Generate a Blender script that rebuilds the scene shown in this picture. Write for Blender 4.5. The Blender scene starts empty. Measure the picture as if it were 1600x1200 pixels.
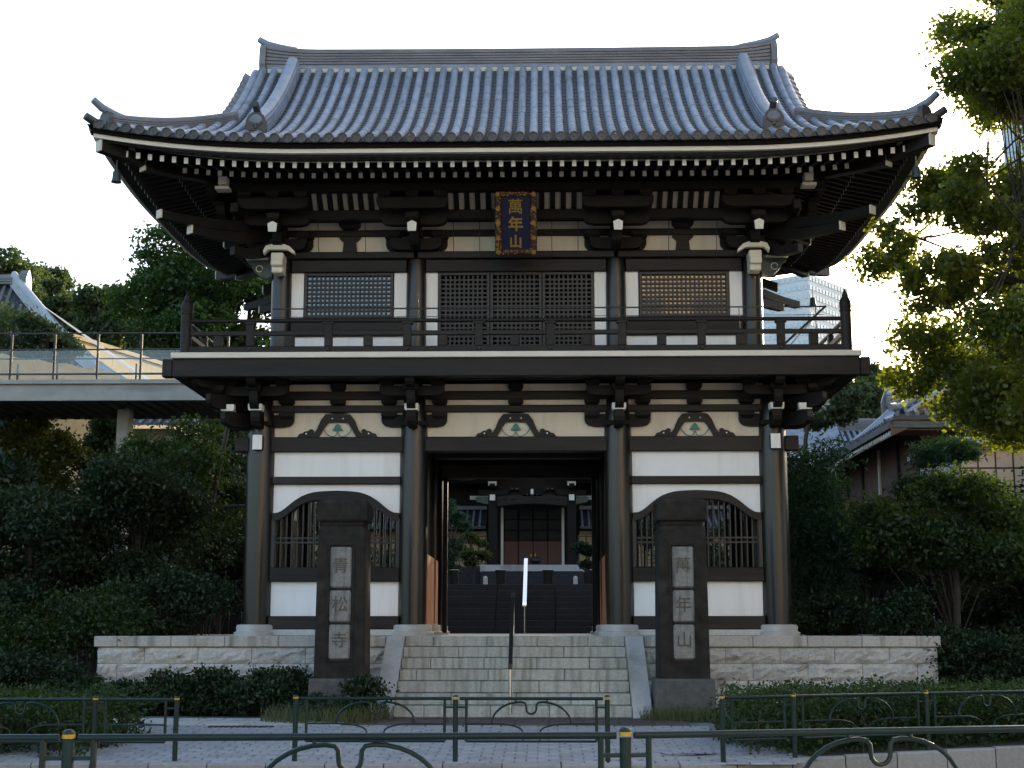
import bpy, bmesh, math, random
import numpy as np
from mathutils import Vector, Matrix

S = bpy.context.scene
COL = S.collection
R = math.radians

# ---------------------------------------------------------------- camera
CAM = (0.43, -22.5, 0.13)
FPX = 2250.0                       # focal length in pixels of the 1600 px wide photo
PITCH = math.atan(380 / FPX)
YAW = R(1.25)
cd = bpy.data.cameras.new('camera')
cam = bpy.data.objects.new('camera', cd)
COL.objects.link(cam)
cam.location = CAM
cam.rotation_euler = (R(90) + PITCH, 0, YAW)
cd.sensor_width = 36
cd.lens = FPX / 1600 * 36
cd.clip_end = 3000
S.camera = cam

# ---------------------------------------------------------------- light
SUN_EL, SUN_AZ = R(14.5), R(28)      # azimuth from +Y (behind the gate) towards +X
w = bpy.data.worlds.new('World')
S.world = w
w.use_nodes = True
nt = w.node_tree
sky = nt.nodes.new('ShaderNodeTexSky')
sky.sky_type = 'NISHITA'
sky.sun_disc = False
sky.sun_elevation = SUN_EL
sky.sun_rotation = SUN_AZ
sky.air_density = 1.0
sky.dust_density = 2.5
sky.ozone_density = 1.0
bgn = nt.nodes['Background']
bgn.inputs['Strength'].default_value = 0.15
nt.links.new(sky.outputs['Color'], bgn.inputs['Color'])
sl = bpy.data.lights.new('sun', 'SUN')
sl.energy = 3.0
sl.angle = R(0.5)
sl.color = (1.0, 0.86, 0.68)
so = bpy.data.objects.new('sun', sl)
COL.objects.link(so)
sd = Vector((math.sin(SUN_AZ) * math.cos(SUN_EL), math.cos(SUN_AZ) * math.cos(SUN_EL), math.sin(SUN_EL)))
so.rotation_euler = sd.to_track_quat('Z', 'Y').to_euler()
so.location = sd * 60
S.view_settings.view_transform = 'Standard'
S.view_settings.look = 'None'
S.view_settings.gamma = 1
S.view_settings.use_curve_mapping = False
S.view_settings.exposure = 1.75

# ---------------------------------------------------------------- helpers
WL = {}                            # world location of every object used as a parent
_fw = Vector((-math.sin(YAW) * math.cos(PITCH), math.cos(YAW) * math.cos(PITCH), math.sin(PITCH)))
_rt = Vector((math.cos(YAW), math.sin(YAW), 0))
_up = _rt.cross(_fw)


def at(px, py, Y):
    """point of the photo (1600x1200) at depth Y -> world point"""
    d = _fw + _rt * ((px - 800) / FPX) - _up * ((py - 600) / FPX)
    t = (Y - CAM[1]) / d.y
    return Vector(CAM) + d * t


def link(o, parent=None, loc=None):
    COL.objects.link(o)
    wl = Vector(loc) if loc is not None else Vector((0, 0, 0))
    if parent is not None:
        if loc is None:
            wl = WL[parent.name].copy()
        o.parent = parent
        o.location = wl - WL[parent.name]
    else:
        o.location = wl
    WL[o.name] = wl
    return o


def tag(o, label=None, cat=None, group=None, kind=None):
    if label: o['label'] = label
    if cat: o['category'] = cat
    if group: o['group'] = group
    if kind: o['kind'] = kind
    return o


def thing(name, label, cat, loc=(0, 0, 0), group=None):
    o = bpy.data.objects.new(name, None)
    o.empty_display_size = 0.2
    link(o, None, loc)
    return tag(o, label, cat, group)


class MB:
    """collects shapes in world coordinates; build() makes one mesh object"""
    def __init__(self):
        self.v, self.f, self.s = [], [], []

    def add(self, vs, fs, smooth=False):
        b = len(self.v)
        self.v += [tuple(x) for x in vs]
        self.f += [tuple(i + b for i in q) for q in fs]
        self.s += [smooth] * len(fs)
        return self

    def box(self, x0, x1, y0, y1, z0, z1, c=0.0):
        if c <= 0:
            vs = [(x, y, z) for x in (x0, x1) for y in (y0, y1) for z in (z0, z1)]
            fs = [(0, 1, 3, 2), (4, 6, 7, 5), (0, 4, 5, 1), (2, 3, 7, 6), (0, 2, 6, 4), (1, 5, 7, 3)]
            return self.add(vs, fs)
        cx, cy, cz = (x0 + x1) / 2, (y0 + y1) / 2, (z0 + z1) / 2
        h = ((x1 - x0) / 2, (y1 - y0) / 2, (z1 - z0) / 2)
        c = min(c, h[0] * .9, h[1] * .9, h[2] * .9)
        vs, ix = [], {}
        for sx in (-1, 1):
            for sy in (-1, 1):
                for sz in (-1, 1):
                    for ax in range(3):
                        p = [h[0] - c, h[1] - c, h[2] - c]
                        p[ax] += c
                        ix[(sx, sy, sz, ax)] = len(vs)
                        vs.append((cx + sx * p[0], cy + sy * p[1], cz + sz * p[2]))
        fs = []
        for ax in range(3):
            a, b = [i for i in range(3) if i != ax]
            for s in (-1, 1):
                q = []
                for sa, sb in ((-1, -1), (1, -1), (1, 1), (-1, 1)):
                    k = [0, 0, 0]
                    k[ax], k[a], k[b] = s, sa, sb
                    q.append(ix[(k[0], k[1], k[2], ax)])
                fs.append(tuple(q))
            for sa in (-1, 1):
                for sb in (-1, 1):
                    q = []
                    for s, aa in ((-1, a), (1, a), (1, b), (-1, b)):
                        k = [0, 0, 0]
                        k[ax], k[a], k[b] = s, sa, sb
                        q.append(ix[(k[0], k[1], k[2], aa)])
                    fs.append(tuple(q))
        for sx in (-1, 1):
            for sy in (-1, 1):
                for sz in (-1, 1):
                    fs.append(tuple(ix[(sx, sy, sz, ax)] for ax in range(3)))
        return self.add(vs, fs)

    def prism(self, poly, o, u, v, d):
        """polygon (a,b) -> o + a*u + b*v, extruded along vector d"""
        o, u, v, d = Vector(o), Vector(u), Vector(v), Vector(d)
        n = len(poly)
        vs = [o + u * a + v * b for a, b in poly]
        vs += [p + d for p in vs]
        fs = [tuple(range(n)), tuple(range(2 * n - 1, n - 1, -1))]
        fs += [(i, i + n, (i + 1) % n + n, (i + 1) % n) for i in range(n)]
        return self.add(vs, fs)

    def loft(self, rings, closed=True, caps=True, smooth=False):
        n = len(rings[0])
        vs = [p for r in rings for p in r]
        fs = []
        for k in range(len(rings) - 1):
            for i in range(n if closed else n - 1):
                j = (i + 1) % n
                fs.append((k * n + i, k * n + j, (k + 1) * n + j, (k + 1) * n + i))
        self.add(vs, fs, smooth)
        if caps and closed:
            b = len(self.v) - len(vs)
            self.f += [tuple(b + i for i in range(n))[::-1], tuple(b + (len(rings) - 1) * n + i for i in range(n))]
            self.s += [False, False]
        return self

    def tube(self, path, r, n=8, caps=True, smooth=True):
        P = [Vector(p) for p in path]
        rr = r if isinstance(r, (list, tuple)) else [r] * len(P)
        rings, ref = [], None
        for i, p in enumerate(P):
            t = (P[min(i + 1, len(P) - 1)] - P[max(i - 1, 0)]).normalized()
            if ref is None:
                ref = Vector((0, 0, 1)) if abs(t.z) < .9 else Vector((1, 0, 0))
            a = (ref - t * ref.dot(t))
            a = a.normalized() if a.length > 1e-6 else t.orthogonal().normalized()
            ref = a
            b = t.cross(a)
            rings.append([p + (a * math.cos(2 * math.pi * k / n) + b * math.sin(2 * math.pi * k / n)) * rr[i] for k in range(n)])
        return self.loft(rings, True, caps, smooth)

    def lathe(self, x, y, prof, n=20):
        """prof: list of (r, z)"""
        rings = [[(x + r * math.cos(2 * math.pi * k / n), y + r * math.sin(2 * math.pi * k / n), z) for k in range(n)] for r, z in prof]
        return self.loft(rings, True, True, True)

    def sweep(self, path, prof):
        """prof (lateral, up) swept along path; up is Z"""
        P = [Vector(p) for p in path]
        rings = []
        for i, p in enumerate(P):
            t = P[min(i + 1, len(P) - 1)] - P[max(i - 1, 0)]
            t.z = 0
            lat = t.normalized().cross(Vector((0, 0, 1)))
            rings.append([p + lat * a + Vector((0, 0, b)) for a, b in prof])
        return self.loft(rings)

    def build(self, name, mat, parent=None, loc=None, label=None, sharp=40):
        me = bpy.data.meshes.new(name)
        wl = Vector(loc) if loc is not None else (WL[parent.name] if parent is not None else Vector((0, 0, 0)))
        bm = bmesh.new()
        vv = [bm.verts.new(Vector(p) - wl) for p in self.v]
        for q, s in zip(self.f, self.s):
            try:
                fc = bm.faces.new([vv[i] for i in q])
                fc.smooth = s
            except ValueError:
                pass
        bmesh.ops.recalc_face_normals(bm, faces=bm.faces)
        big = [fc for fc in bm.faces if len(fc.verts) > 4]
        if big:
            bmesh.ops.triangulate(bm, faces=big)
        if any(self.s):
            for e in bm.edges:
                if len(e.link_faces) == 2 and e.calc_face_angle(0) > R(sharp):
                    e.smooth = False
        bm.to_mesh(me)
        bm.free()
        me.materials.append(mat)
        o = bpy.data.objects.new(name, me)
        link(o, parent, loc)
        if label: o['label'] = label
        return o


def dup(o, parent, loc, rotz=None):
    """copy one mesh object (sharing its mesh) under a parent, at a world location"""
    c = o.copy()
    COL.objects.link(c)
    c.parent = parent
    c.location = Vector(loc) - (WL[parent.name] if parent is not None else Vector((0, 0, 0)))
    if rotz is not None:
        c.rotation_euler = (0, 0, rotz)
    WL[c.name] = Vector(loc)
    return c


def dup_tree(root, loc, label, rotz=0.0):
    r = root.copy()
    COL.objects.link(r)
    r.location = loc
    r.rotation_euler = (0, 0, rotz)
    r['label'] = label
    WL[r.name] = Vector(loc)
    for ch in list(root.children):
        c = ch.copy()
        COL.objects.link(c)
        c.parent = r
        for g in list(ch.children):
            d = g.copy()
            COL.objects.link(d)
            d.parent = c
    return r


# ---------------------------------------------------------------- materials
def mat(name, col, rough=0.6, var=0.25, scale=6.0, bump=0.0, bscale=40.0, stretch=(1, 1, 1), spec=0.5, metal=0.0,
        col2=None, rnd=0.0, coord='Object', stain=None, detail=5.0):
    m = bpy.data.materials.new(name)
    m.use_nodes = True
    n, l = m.node_tree.nodes, m.node_tree.links
    b = n['Principled BSDF']
    b.inputs['Roughness'].default_value = rough
    b.inputs['Metallic'].default_value = metal
    b.inputs['Specular IOR Level'].default_value = spec
    tc = n.new('ShaderNodeTexCoord')
    mp = n.new('ShaderNodeMapping')
    mp.inputs['Scale'].default_value = stretch
    l.new(tc.outputs[coord], mp.inputs['Vector'])
    nz = n.new('ShaderNodeTexNoise')
    nz.inputs['Scale'].default_value = scale
    nz.inputs['Detail'].default_value = detail
    nz.inputs['Roughness'].default_value = 0.62
    l.new(mp.outputs['Vector'], nz.inputs['Vector'])
    rp = n.new('ShaderNodeValToRGB')
    c2 = col2 if col2 else tuple(min(1, c * (1 + var)) for c in col)
    c1 = tuple(c * (1 - var) for c in col) if not col2 else col
    rp.color_ramp.elements[0].position = 0.3
    rp.color_ramp.elements[1].position = 0.7
    rp.color_ramp.elements[0].color = (*c1, 1)
    rp.color_ramp.elements[1].color = (*c2, 1)
    l.new(nz.outputs['Fac'], rp.inputs['Fac'])
    out = rp.outputs['Color']
    if stain:
        sc, sst, scol, lo, hi = stain
        mp2 = n.new('ShaderNodeMapping')
        mp2.inputs['Scale'].default_value = sst
        l.new(tc.outputs[coord], mp2.inputs['Vector'])
        n2 = n.new('ShaderNodeTexNoise')
        n2.inputs['Scale'].default_value = sc
        n2.inputs['Detail'].default_value = 6
        l.new(mp2.outputs['Vector'], n2.inputs['Vector'])
        r2 = n.new('ShaderNodeMapRange')
        r2.inputs['From Min'].default_value = lo
        r2.inputs['From Max'].default_value = hi
        l.new(n2.outputs['Fac'], r2.inputs['Value'])
        mx = n.new('ShaderNodeMix')
        mx.data_type = 'RGBA'
        l.new(r2.outputs['Result'], mx.inputs['Factor'])
        l.new(out, mx.inputs[6])
        mx.inputs[7].default_value = (*scol, 1)
        out = mx.outputs[2]
    if rnd:
        oi = n.new('ShaderNodeObjectInfo')
        r3 = n.new('ShaderNodeMapRange')
        r3.inputs['To Min'].default_value = 1 - rnd
        r3.inputs['To Max'].default_value = 1 + rnd
        l.new(oi.outputs['Random'], r3.inputs['Value'])
        hs = n.new('ShaderNodeHueSaturation')
        l.new(r3.outputs['Result'], hs.inputs['Value'])
        l.new(out, hs.inputs['Color'])
        out = hs.outputs['Color']
    l.new(out, b.inputs['Base Color'])
    if bump:
        nb = n.new('ShaderNodeTexNoise')
        nb.inputs['Scale'].default_value = bscale
        nb.inputs['Detail'].default_value = 4
        l.new(mp.outputs['Vector'], nb.inputs['Vector'])
        bp = n.new('ShaderNodeBump')
        bp.inputs['Strength'].default_value = bump
        bp.inputs['Distance'].default_value = 0.02
        l.new(nb.outputs['Fac'], bp.inputs['Height'])
        l.new(bp.outputs['Normal'], b.inputs['Normal'])
    return m


def leafmat(name, c1, c2, trans=0.35, scale=0.9, tcol=None):
    m = bpy.data.materials.new(name)
    m.use_nodes = True
    n, l = m.node_tree.nodes, m.node_tree.links
    n.remove(n['Principled BSDF'])
    out = n['Material Output']
    tc = n.new('ShaderNodeTexCoord')
    nz = n.new('ShaderNodeTexNoise')
    nz.inputs['Scale'].default_value = scale
    nz.inputs['Detail'].default_value = 3
    l.new(tc.outputs['Object'], nz.inputs['Vector'])
    nz2 = n.new('ShaderNodeTexNoise')
    nz2.inputs['Scale'].default_value = 14
    l.new(tc.outputs['Object'], nz2.inputs['Vector'])
    ad = n.new('ShaderNodeMath')
    ad.operation = 'MULTIPLY_ADD'
    ad.inputs[1].default_value = 0.5
    l.new(nz2.outputs['Fac'], ad.inputs[0])
    ml = n.new('ShaderNodeMath')
    ml.operation = 'MULTIPLY'
    ml.inputs[1].default_value = 0.5
    l.new(nz.outputs['Fac'], ml.inputs[0])
    l.new(ml.outputs[0], ad.inputs[2])
    rp = n.new('ShaderNodeValToRGB')
    rp.color_ramp.elements[0].position = 0.36
    rp.color_ramp.elements[1].position = 0.64
    rp.color_ramp.elements[0].color = (*c1, 1)
    rp.color_ramp.elements[1].color = (*c2, 1)
    l.new(ad.outputs[0], rp.inputs['Fac'])
    df = n.new('ShaderNodeBsdfDiffuse')
    tr = n.new('ShaderNodeBsdfTranslucent')
    gl = n.new('ShaderNodeBsdfGlossy')
    gl.inputs['Roughness'].default_value = 0.5
    gl.inputs['Color'].default_value = (0.5, 0.55, 0.5, 1)
    hs = n.new('ShaderNodeMix')
    hs.data_type = 'RGBA'
    hs.blend_type = 'MULTIPLY'
    hs.inputs['Factor'].default_value = 1
    hs.inputs[7].default_value = (*(tcol or (1.7, 1.6, 0.6)), 1)
    l.new(rp.outputs['Color'], hs.inputs[6])
    l.new(rp.outputs['Color'], df.inputs['Color'])
    l.new(hs.outputs[2], tr.inputs['Color'])
    mx = n.new('ShaderNodeMixShader')
    mx.inputs[0].default_value = trans
    l.new(df.outputs[0], mx.inputs[1])
    l.new(tr.outputs[0], mx.inputs[2])
    m2 = n.new('ShaderNodeMixShader')
    m2.inputs[0].default_value = 0.05
    l.new(mx.outputs[0], m2.inputs[1])
    l.new(gl.outputs[0], m2.inputs[2])
    l.new(m2.outputs[0], out.inputs['Surface'])
    return m


M = {}
M['wood'] = mat('dark_wood', (0.0100, 0.0078, 0.0066), 0.6, .45, 3.0, .2, 30, (.5, 1, 1), rnd=.2, spec=.18)
M['wood_h'] = mat('dark_wood_rail', (0.0150, 0.0118, 0.0100), 0.55, .5, 5.0, .25, 40, (.12, 1, 1), rnd=.2, spec=.28)
M['column'] = mat('column_wood', (0.012, 0.0098, 0.0088), 0.32, .5, 6.0, .12, 34, (1, 1, .05), spec=.5)
M['plaster'] = mat('white_plaster', (0.80, 0.79, 0.775), 0.8, .035, 1.2, .05, 60, stain=(1.3, (5, 5, .45), (0.66, 0.65, 0.61), .52, .85))
M['cream'] = mat('cream_plaster', (0.64, 0.575, 0.46), 0.8, .06, 1.5, .05, 60, stain=(1.5, (4, 4, .6), (0.48, 0.42, 0.33), .52, .85))
M['cove'] = mat('shaded_cove_plaster', (0.40, 0.36, 0.29), 0.85, .12, 3)  # cream darkened to put the shade under the eaves into the boards
M['white'] = mat('white_paint', (0.78, 0.77, 0.72), 0.6, .05, 5.0)
M['creampaint'] = mat('cream_paint', (0.66, 0.61, 0.50), 0.6, .06, 2.0)
M['tile'] = mat('glazed_tile', (0.215, 0.245, 0.295), 0.40, .25, 3.5, .1, 30, rnd=.16, spec=.5, stain=(2.6, (1, 1, 1), (0.11, 0.115, 0.12), .58, .82))
M['tilebed'] = mat('pan_tile', (0.030, 0.033, 0.038), 0.5, .25, 3.0)
M['tileend'] = mat('tile_end', (0.062, 0.058, 0.055), 0.5, .35, 14.0, .2, 60, rnd=.2)
M['ridge'] = mat('ridge_tile', (0.165, 0.158, 0.160), 0.5, .25, 4.0, .15, 30, (.4, 1, 1))
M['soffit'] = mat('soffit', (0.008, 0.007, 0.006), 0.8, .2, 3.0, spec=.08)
M['granite'] = mat('granite', (0.40, 0.385, 0.355), 0.75, .18, 30, .15, 80, stain=(1.2, (5, 5, .5), (0.12, 0.115, 0.08), .52, .78), rnd=.08)
M['granite_step'] = mat('granite_step', (0.36, 0.355, 0.32), 0.75, .2, 30, .15, 80, stain=(2.0, (7, 1, .6), (0.16, 0.165, 0.13), .46, .76), rnd=.05)
M['granite_clean'] = mat('granite_clean', (0.44, 0.43, 0.41), 0.7, .12, 30, .1, 80, stain=(1.0, (2, 2, 1), (0.24, 0.23, 0.2), .5, .8))
M['granite_rough'] = mat('granite_rough', (0.42, 0.41, 0.39), 0.85, .22, 22, .5, 26, stain=(3.2, (1, 1, 2.8), (0.09, 0.08, 0.055), .57, .76), rnd=.1)
M['pillar'] = mat('dark_pillar_stone', (0.021, 0.0185, 0.0155), 0.8, .5, 7, .3, 60, spec=.2, stain=(1.6, (1, 1, .7), (0.07, 0.066, 0.058), .56, .74))
M['plinth'] = mat('grey_plinth', (0.075, 0.073, 0.070), 0.8, .3, 12, .3, 60)
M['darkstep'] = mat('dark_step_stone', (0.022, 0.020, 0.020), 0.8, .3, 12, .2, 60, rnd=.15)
M['tablet'] = mat('inscription_stone', (0.19, 0.185, 0.172), 0.8, .25, 14, .3, 50, stain=(2.2, (6, 1, .6), (0.06, 0.055, 0.045), .5, .72))
M['glyph'] = mat('carved_glyph', (0.085, 0.078, 0.063), 0.9, .3, 20)
M['gsteel'] = mat('green_steel', (0.004, 0.018, 0.0155), 0.38, .3, 8, spec=.32)
M['yellow'] = mat('yellow_band', (0.50, 0.28, 0.02), 0.45, .15, 20)
M['orange'] = mat('orange_wood', (0.40, 0.15, 0.05), 0.55, .25, 4, .1, 30, (6, 6, .4))
M['gold'] = mat('gold_leaf', (0.40, 0.245, 0.05), 0.35, .2, 20, metal=.6)
M['navy'] = mat('navy_lacquer', (0.004, 0.006, 0.034), 0.35, .2, 5)
M['crimson'] = mat('crimson_lacquer', (0.042, 0.012, 0.010), 0.5, .4, 30, .3, 60)
M['green'] = mat('green_paint', (0.015, 0.16, 0.13), 0.5, .2, 8)
M['bronze'] = mat('bronze', (0.055, 0.075, 0.065), 0.5, .3, 14, metal=.5)
M['bronze_dark'] = mat('dark_bronze', (0.018, 0.017, 0.016), 0.45, .3, 9, metal=.3)
M['steel'] = mat('brushed_steel', (0.62, 0.62, 0.62), 0.22, .06, 8, metal=1.0)
M['iron'] = mat('black_iron', (0.012, 0.012, 0.013), 0.5, .2, 8)
M['paver'] = mat('paver', (0.30, 0.30, 0.315), 0.85, .12, 20, .1, 60, rnd=.14)
M['paver_bed'] = mat('paver_bed', (0.13, 0.13, 0.135), 0.95, .2, 12)
M['brown_paver'] = mat('brown_paver', (0.075, 0.058, 0.052), 0.85, .2, 16, .1, 60, rnd=.15)
M['kerb'] = mat('kerb_stone', (0.27, 0.26, 0.25), 0.85, .15, 20, .2, 60, rnd=.1)
M['asphalt'] = mat('asphalt', (0.05, 0.05, 0.052), 0.9, .25, 60, .4, 200)
M['soil'] = mat('soil', (0.035, 0.028, 0.02), 0.95, .4, 3, .5, 12, col2=(0.03, 0.045, 0.018))
M['concrete'] = mat('bridge_concrete', (0.36, 0.36, 0.33), 0.85, .12, 3, stain=(1.0, (.6, .6, 5), (0.2, 0.2, 0.18), .5, .8))
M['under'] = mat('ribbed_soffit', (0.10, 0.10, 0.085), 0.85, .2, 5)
M['ochre'] = mat('ochre_wall', (0.38, 0.285, 0.15), 0.85, .12, 2)
M['palewall'] = mat('pale_wall', (0.55, 0.50, 0.42), 0.85, .08, 2)
M['paletile'] = mat('pale_tile', (0.42, 0.44, 0.47), 0.5, .1, 3)
M['glint'] = mat('sunny_glazed_tile', (0.20, 0.22, 0.25), 0.24, .2, 2.2, .05, 30, spec=.8)
M['peach'] = mat('peach_panel', (0.60, 0.46, 0.33), 0.7, .06, 2)
M['beigewall'] = mat('beige_wall', (0.50, 0.42, 0.31), 0.85, .05, .5)
M['bark'] = mat('bark', (0.045, 0.035, 0.026), 0.9, .4, 6, .6, 20, (1, 1, .25))
M['rafterbrown'] = mat('brown_timber', (0.10, 0.05, 0.03), 0.6, .25, 5)
M['redbrown'] = mat('redbrown_door', (0.06, 0.014, 0.007), 0.45, .25, 3, stretch=(5, 5, .5))
M['tower'] = mat('hazed_tower_wall', (0.64, 0.67, 0.70), 0.6, .04, .1)  # paled wall colour, atmospheric haze painted into it
M['tower_b'] = mat('tower_bright', (0.66, 0.70, 0.74), 0.5, .04, .1)
M['shutter'] = mat('lattice_wood', (0.018, 0.015, 0.014), 0.5, .2, 6)


def glassmat(name, col, rough=.03, spec=1.0):
    m = bpy.data.materials.new(name)
    m.use_nodes = True
    b = m.node_tree.nodes['Principled BSDF']
    b.inputs['Base Color'].default_value = (*col, 1)
    b.inputs['Roughness'].default_value = rough
    b.inputs['IOR'].default_value = 1.6
    b.inputs['Specular IOR Level'].default_value = spec
    return m


M['glass'] = glassmat('dark_glass', (0.02, 0.022, 0.025))
M['towerglass'] = glassmat('hazed_tower_glass', (0.46, 0.51, 0.56), .25)  # lightened so the glass colour carries the same haze


def clearglass(name):
    m = bpy.data.materials.new(name)
    m.use_nodes = True
    n, l = m.node_tree.nodes, m.node_tree.links
    n.remove(n['Principled BSDF'])
    tr = n.new('ShaderNodeBsdfTransparent')
    tr.inputs['Color'].default_value = (0.97, 0.98, 0.97, 1)
    gl = n.new('ShaderNodeBsdfGlossy')
    gl.inputs['Roughness'].default_value = 0.02
    mx = n.new('ShaderNodeMixShader')
    mx.inputs[0].default_value = 0.04
    l.new(tr.outputs[0], mx.inputs[1])
    l.new(gl.outputs[0], mx.inputs[2])
    l.new(mx.outputs[0], n['Material Output'].inputs['Surface'])
    return m


M['clear'] = clearglass('clear_glass')
L_ = {
    'camphor': leafmat('camphor_leaf', (0.020, 0.050, 0.012), (0.050, 0.095, 0.022), .4),
    'maple': leafmat('maple_leaf', (0.015, 0.034, 0.008), (0.040, 0.066, 0.014), .35),
    'pine': leafmat('pine_needle', (0.016, 0.045, 0.022), (0.035, 0.075, 0.035), .2),
    'dark': leafmat('dark_leaf', (0.009, 0.022, 0.009), (0.024, 0.042, 0.015), .25),
    'hedge': leafmat('hedge_leaf', (0.014, 0.034, 0.010), (0.038, 0.066, 0.014), .3),
    'zelkova': leafmat('zelkova_leaf', (0.048, 0.078, 0.014), (0.11, 0.135, 0.026), .56, tcol=(2.5, 2.2, .5)),
    'hill': leafmat('hazed_hill_leaf', (0.030, 0.055, 0.028), (0.070, 0.098, 0.045), .35, .3),  # paler and greyer: distance haze put into the leaf colour
    'olive': leafmat('olive_leaf', (0.045, 0.058, 0.012), (0.085, 0.085, 0.02), .35),
    'grass': leafmat('grass_blade', (0.03, 0.055, 0.014), (0.10, 0.10, 0.035), .3),
}

# ================================================================ SETTING
def zg(y):
    """front ground: falls gently from the stair foot to the kerb"""
    return -1.08 - 0.035 * (-2.65 - y) if y < -2.65 else -1.08


def kerb_y(x):
    return -7.5 if x < 2.0 else -7.5 + (x - 2.0) * 0.42


def sheet(name, pts_x, pts_y, fz, m, kind='structure'):
    vs, fs = [], []
    nx, ny = len(pts_x), len(pts_y)
    for y in pts_y:
        for x in pts_x:
            if y < -4: y2 = max(y, kerb_y(x) + .10) if x > 2 else y
            else: y2 = y
            vs.append((x, y2, fz(x, y2) - (.03 if y < -6.5 else 0)))
    for j in range(ny - 1):
        for i in range(nx - 1):
            a = j * nx + i
            fs.append((a, a + 1, a + nx + 1, a + nx))
    b = MB()
    b.add(vs, fs, True)
    o = b.build(name, m)
    return tag(o, kind=kind)


def smooth(a, b, t):
    t = max(0, min(1, (t - a) / (b - a)))
    return t * t * (3 - 2 * t)


def zt(x, y):
    """garden terrain: low round the podium, rising to the wooded hill behind"""
    if y < -2.65:
        z = zg(y) - 0.02
    else:
        z = -1.10 + 1.5 * smooth(6, 22, y)
    h = 13 * smooth(48, 105, y) + 2.0 * smooth(22, 40, y)
    z += h * (0.85 + 0.15 * math.sin(x * .05 + 1) + .1 * math.sin(y * .09 + x * .03))
    if y >= -2.65 and abs(x) < 9 and 3 < y < 62:
        z -= 1.5 * smooth(9, 7.5, abs(x))
    return z


gx = sorted(set([-900, -400, -200, -120, -80] + list(range(-60, 61, 3)) + [80, 120, 200, 400, 900]))
gy = [-7.3, -6.9, -6.3, -5.6, -5, -4.2, -3.4, -2.65] + list(range(-1, 60, 3)) + list(range(62, 130, 6)) + [150, 200, 400, 1200, 2400]
sheet('ground', gx, gy, zt, M['soil'])
# road and the near pavement
b = MB()
b.add([(-900, -300, -1.44), (900, -300, -1.44), (900, -4, -1.44), (-900, -4, -1.44)], [(0, 1, 2, 3)])
tag(b.build('road', M['asphalt']), kind='structure')
b = MB()
b.box(-60, 60, -30, -15.2, -1.43, -1.30)
tag(b.build('near_pavement', M['paver']), kind='structure')

# pavement bed with pavers: apron in front of the stairs
bed_x0, bed_x1 = -6.6, 2.62
b = MB()
vs = []
ys = [-7.42, -2.4]
b.add([(bed_x0, -7.42, zg(-7.42) + .0), (3.3, -7.0, zg(-7.0)), (2.62, -4.5, zg(-4.5)), (bed_x1, -2.35, -1.078), (bed_x0, -2.35, -1.078)], [(0, 1, 2, 3, 4)])
pav = tag(b.build('pavement', M['paver_bed']), kind='structure')
rnd = random.Random(5)


def paver_mb(w_, d_, x, y, h=.016):
    m_ = MB()
    z = zg(y)
    g = .006
    c = .008
    x0, x1, y0, y1 = x + g, x + w_ - g, y + g, y + d_ - g
    za, zb = zg(y0), zg(y1)
    m_.add([(x0, y0, za), (x1, y0, za), (x1, y1, zb), (x0, y1, zb),
            (x0 + c, y0 + c, za + h), (x1 - c, y0 + c, za + h), (x1 - c, y1 - c, zb + h), (x0 + c, y1 - c, zb + h)],
           [(4, 5, 6, 7), (0, 1, 5, 4), (1, 2, 6, 5), (2, 3, 7, 6), (3, 0, 4, 7)])
    return m_


pw, pd = 0.24, 0.16
proto = None
cells = []
row = 0
y = -7.40
while y < -3.75:
    x = bed_x0 + (pw / 2 if row % 2 else 0)
    while x < 3.0:
        edge = 2.62 + max(0, (-4.5 - y) * .27)
        if x + pw < edge:
            cells.append((x, y))
        x += pw
    y += pd
    row += 1
vis = [c for c in cells if -4.9 < c[0] < 2.8]
vis.sort(key=lambda c: c[1])
first = set(vis[:290])
rest = MB()
for c in cells:
    hz = rnd.uniform(-.003, .003)
    if c in first:
        if proto is None:
            # shared mesh: built at this cell, copied by offset
            proto = paver_mb(pw, pd, c[0], c[1]).build('paver', M['paver'], pav, loc=(c[0], c[1], zg(c[1])))
        else:
            dup(proto, pav, (c[0], c[1], zg(c[1]) + hz))
    else:
        pm = paver_mb(pw, pd, c[0], c[1], .016 + hz)
        rest.add(pm.v, pm.f)
tag(rest.build('paver_field', M['paver'], pav), kind='stuff')
# larger slabs on the left at the back and the brown band before the stairs
x = -6.5
while x < -2.3:
    paver_mb(.62, .42, x, -3.72, .02).build('slab', M['granite_clean'], pav)
    if x < -2.8:
        paver_mb(.62, .42, x + .2, -3.29, .02).build('slab', M['granite_clean'], pav)
    x += .62
x = -2.2
while x < 2.3:
    for j in range(2):
        paver_mb(.45, .48, x, -3.72 + j * .49, .012).build('brown_slab', M['brown_paver'], pav)
    x += .45
# kerb stones along the road
kb = thing('kerb', 'pale granite kerb of long stones edging the pavement at the road', 'kerb', (0, -7.5, -1.44))
kb['kind'] = 'structure'
del kb['label'], kb['category']
xk = -9.0
while xk < 9.5:
    x0, x1 = xk + .006, xk + .594
    ya, yb = kerb_y(x0), kerb_y(x1)
    z1 = zg(max(ya, yb)) + .014
    m_ = MB()
    c = .015
    m_.add([(x0, ya, -1.46), (x1, yb, -1.46), (x1, yb + .16, -1.46), (x0, ya + .16, -1.46),
            (x0, ya, z1 - c), (x1, yb, z1 - c), (x1, yb + .16, z1), (x0, ya + .16, z1),
            (x0, ya + c, z1), (x1, yb + c, z1)],
           [(0, 1, 5, 4), (4, 5, 9, 8), (8, 9, 6, 7), (2, 3, 7, 6), (0, 4, 8, 7, 3), (1, 2, 6, 9, 5)])
    m_.build('kerb_stone', M['kerb'], kb)
    xk += .6
# planting strip behind the kerb on the right is part of the ground sheet

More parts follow.
